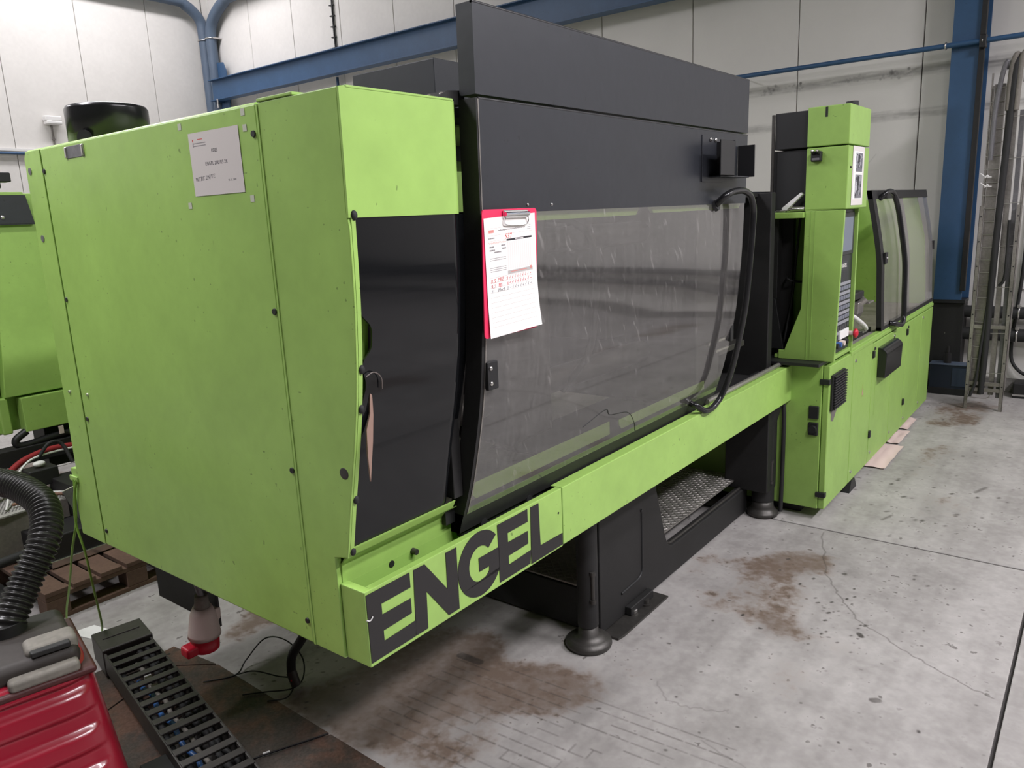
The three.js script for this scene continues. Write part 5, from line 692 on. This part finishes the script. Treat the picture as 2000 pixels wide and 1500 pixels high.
{ // cable carrier: side plates and cross bars link by link, hoses inside
  const t = thing('cable_carrier', 'black plastic cable carrier chain lying in front of the end cover with blue hoses inside', 'cable carrier', [0, 0, -1.2]);
  const p0 = V(0.14, 0, -1.72), p1 = V(-0.085, 0, -0.55), W = 0.178, N = 18, dir = p1.clone().sub(p0).normalize(), side = V(-dir.z, 0, dir.x); if (side.x < 0) side.negate();
  const link = 0.068, yTop = (s) => 0.122 + 0.05 * Math.max(0, s - 0.8) * 0; const cm = dusty(C(0.06, 0.054, 0.05), 0.5);
  const frame = new THREE.Matrix4().makeBasis(dir.clone().negate(), V(0, 1, 0), side.clone());
  for (let k = 0; k < N; k++) {
    const c = p0.clone().addScaledVector(dir, link * (k + 0.5) + 0.06); const m = frame.clone().setPosition(c.x, 0, c.z);
    const l = new THREE.Group(); l.name = 'link'; t.add(l); for (const e of [-W / 2, W / 2 - 0.009]) part(l, 'side_plate', bx(-0.036, 0.036, 0.035, 0.118, e, e + 0.009, 0.003).applyMatrix4(m), cm);
    part(l, 'cross_bar', bx(-0.016, 0.016, 0.112, 0.121, -W / 2 + 0.004, W / 2 - 0.004, 0.003).applyMatrix4(m), cm); part(l, 'cross_bar', bx(-0.016, 0.016, 0.034, 0.043, -W / 2 + 0.004, W / 2 - 0.004, 0.003).applyMatrix4(m), cm);
    if (k % 2) part(l, 'divider', bx(-0.02, 0.02, 0.045, 0.108, 0.012, 0.016, 0.001).applyMatrix4(m), cm);
  }
  const m0 = frame.clone().setPosition(p0.x, 0, p0.z); const end = part(t, 'end_bracket', bx(-0.12, 0.055, 0.02, 0.132, -W / 2 - 0.004, W / 2 + 0.004, 0.006).applyMatrix4(m0), cm); part(end, 'stiffening_rib', bx(-0.03, -0.024, 0.13, 0.136, -W / 2 + 0.02, W / 2 - 0.02, 0.002).applyMatrix4(m0), cm);
  const blue = plain(C(0.055, 0.16, 0.42), 0.35); const run = (name, off, y, r, mat, s0, s1) => { const a = []; for (let k = 0; k <= 12; k++) { const s = s0 + ((s1 - s0) * k) / 12, q = p0.clone().addScaledVector(dir, s).addScaledVector(side, off + 0.006 * Math.sin(k * 2.1 + off * 90)); a.push([q.x, y + 0.005 * Math.sin(k * 1.7 + off * 50), q.z]); } part(t, name, tube(a, r, 60, 10), mat); };
  run('blue_hose', -0.03, 0.085, 0.0085, blue, 0.35, 1.22); run('black_hose', 0.04, 0.075, 0.011, M.rubber, 0.05, 1.22); run('black_hose', 0.06, 0.08, 0.009, M.rubber, 0.05, 1.22); run('grey_hose', 0.0, 0.07, 0.008, M.clay, 0.2, 1.22); run('black_hose', -0.055, 0.06, 0.012, M.rubber, 0.05, 1.22);
  for (const s of [0.36, 0.44, 0.72, 0.8]) { const q = p0.clone().addScaledVector(dir, s); const mm = frame.clone().setPosition(q.x, 0, q.z); part(t, 'white_tag', bx(-0.012, 0.012, 0.088, 0.094, -0.012, 0.012, 0.002).applyMatrix4(mm), M.paper); }
  const b = thing('steel_block', 'dark steel bar lying across the floor between the red tank and the cable carrier', 'bar', [-0.2, 0, -0.8]); part(b, 'bar', bx(-0.1, 0.1, 0.0, 0.07, -0.05, 0.05, 0.005).applyMatrix4(frame.clone().setPosition(-0.15, 0.008, -0.83)), M.blackDusty); part(b, 'worn_edge', bx(0.1, 0.104, 0.01, 0.06, -0.048, 0.048, 0.001).applyMatrix4(frame.clone().setPosition(-0.15, 0.008, -0.83)), M.clay);
}
{ // red suction tank with corrugated hose
  const t = thing('suction_tank', 'glossy red plastic suction tank with ribbed front and dark lid at the bottom left', 'vacuum cleaner', [-0.5, 0, -0.75]);
  const ax = V(0.976, 0, 0.219), fr = V(-0.219, 0, 0.976), O = V(-0.345, 0, -0.685); // O: front right corner on the floor
  const m = new THREE.Matrix4().makeBasis(ax, V(0, 1, 0), fr).setPosition(O.x, 0, O.z);
  const W = 0.34, Dp = 0.34, Y0 = 0.06, Y1 = 0.615; const box = bx(-W, 0, Y0, Y1, -Dp, 0, 0.035);
  // tapered body with ribs pressed into the front
  const nx = 28, ny = 90, pos = [], idx = []; const rib = (y) => { const q = ((0.6 - y) / 0.098) % 1; return q; };
  const section = (y) => { const pts = [], grow = (0.6 - y) * 0.12, w = W / 2 + grow, d = Dp / 2 + (0.6 - y) * 0.26, e = 5; for (let k = 0; k < 96; k++) { const a = (k / 96) * Math.PI * 2, c = Math.cos(a), s = Math.sin(a); pts.push([Math.sign(c) * Math.pow(Math.abs(c), 2 / e) * w, Math.sign(s) * Math.pow(Math.abs(s), 2 / e) * d]); } return pts; };
  for (let j = 0; j <= ny; j++) { const y = Y0 + ((Y1 - Y0) * j) / ny, sc = section(y), q = rib(y), top = sstep(0, 0.05, Y1 - y), roundT = Math.sqrt(1 - (1 - clamp((Y1 - y) / 0.05, 0, 1)) ** 2) * 0.12 + 0.88; for (const [x, z] of sc) { let zz = z; const inX = sstep(W / 2 + 0.01, W / 2 - 0.05, Math.abs(x)); if (z > 0 && y < 0.575) zz -= inX * 0.013 * sstep(0.0, 0.12, q) * sstep(0.62, 0.44, q) * sstep(Dp * 0.3, Dp * 0.45, z); pos.push(x * roundT - W / 2, y, zz * roundT - Dp / 2); } }
  for (let j = 0; j < ny; j++) for (let k = 0; k < 96; k++) { const a = j * 96 + k, b = j * 96 + ((k + 1) % 96), c = a + 96, d = b + 96; idx.push(a, c, b, b, c, d); }
  const c0 = pos.length / 3; pos.push(-W / 2, Y1, -Dp / 2); for (let k = 0; k < 96; k++) idx.push(ny * 96 + k, c0, ny * 96 + ((k + 1) % 96));
  const g = new THREE.BufferGeometry(); g.setAttribute('position', new THREE.Float32BufferAttribute(pos, 3)); g.setIndex(idx); g.computeVertexNormals(); g.applyMatrix4(m); part(t, 'tank', g, M.redTank);
  const lid = bx(-W + 0.02, -0.02, 0.6, 0.66, -Dp + 0.02, -0.03, 0.025).applyMatrix4(m); part(t, 'lid', lid, dusty(C(0.05, 0.04, 0.036), 0.6)); part(t, 'lid_rim', bx(-W - 0.004, 0.004, 0.585, 0.605, -Dp, 0.004, 0.01).applyMatrix4(m), dusty(C(0.1, 0.02, 0.02), 0.5));
  const la = part(t, 'latch', [bx(-0.14, -0.02, 0.63, 0.68, -0.13, -0.05, 0.016).applyMatrix4(m), bx(-0.19, -0.03, 0.6, 0.632, -0.06, 0.0, 0.012).applyMatrix4(m)], M.clay); part(la, 'latch_bar', bx(-0.13, -0.04, 0.66, 0.675, -0.06, -0.035, 0.004).applyMatrix4(m), M.blackDusty);
  part(t, 'hose_socket', cyl([-0.16, 0.6, -0.25], [-0.16, 0.69, -0.25], 0.055, 0.05, 24).applyMatrix4(m), M.blackDusty);
  for (const [x, z] of [[-0.06, -0.06], [-W + 0.06, -0.06], [-0.06, -Dp + 0.06], [-W + 0.06, -Dp + 0.06]]) part(t, 'castor', cyl([x - 0.02, 0.04, z], [x + 0.02, 0.04, z], 0.03, 0.03, 18).applyMatrix4(m), M.rubber);
  const h = thing('suction_hose', 'black corrugated suction hose bending out of the red tank to the left', 'hose', [-0.5, 0.7, -0.75]);
  const s = V(-0.16, 0.66, -0.25).applyMatrix4(m); part(h, 'hose', sweep([[s.x, 0.64, s.z], [s.x + 0.015, 0.69, s.z], [-0.365, 0.766, -1.0], [-0.29, 0.857, -1.033], [-0.248, 0.919, -1.121], [-0.245, 0.945, -1.259], [-0.269, 0.955, -1.377], [-0.33, 0.95, -1.52], [-0.6, 0.85, -1.8]], (i) => 0.0405 + 0.004 * Math.sin((i * Math.PI) / 3), 480, 20), plain(C(0.02, 0.019, 0.018), 0.32));
}
renderer.render(scene, camera);
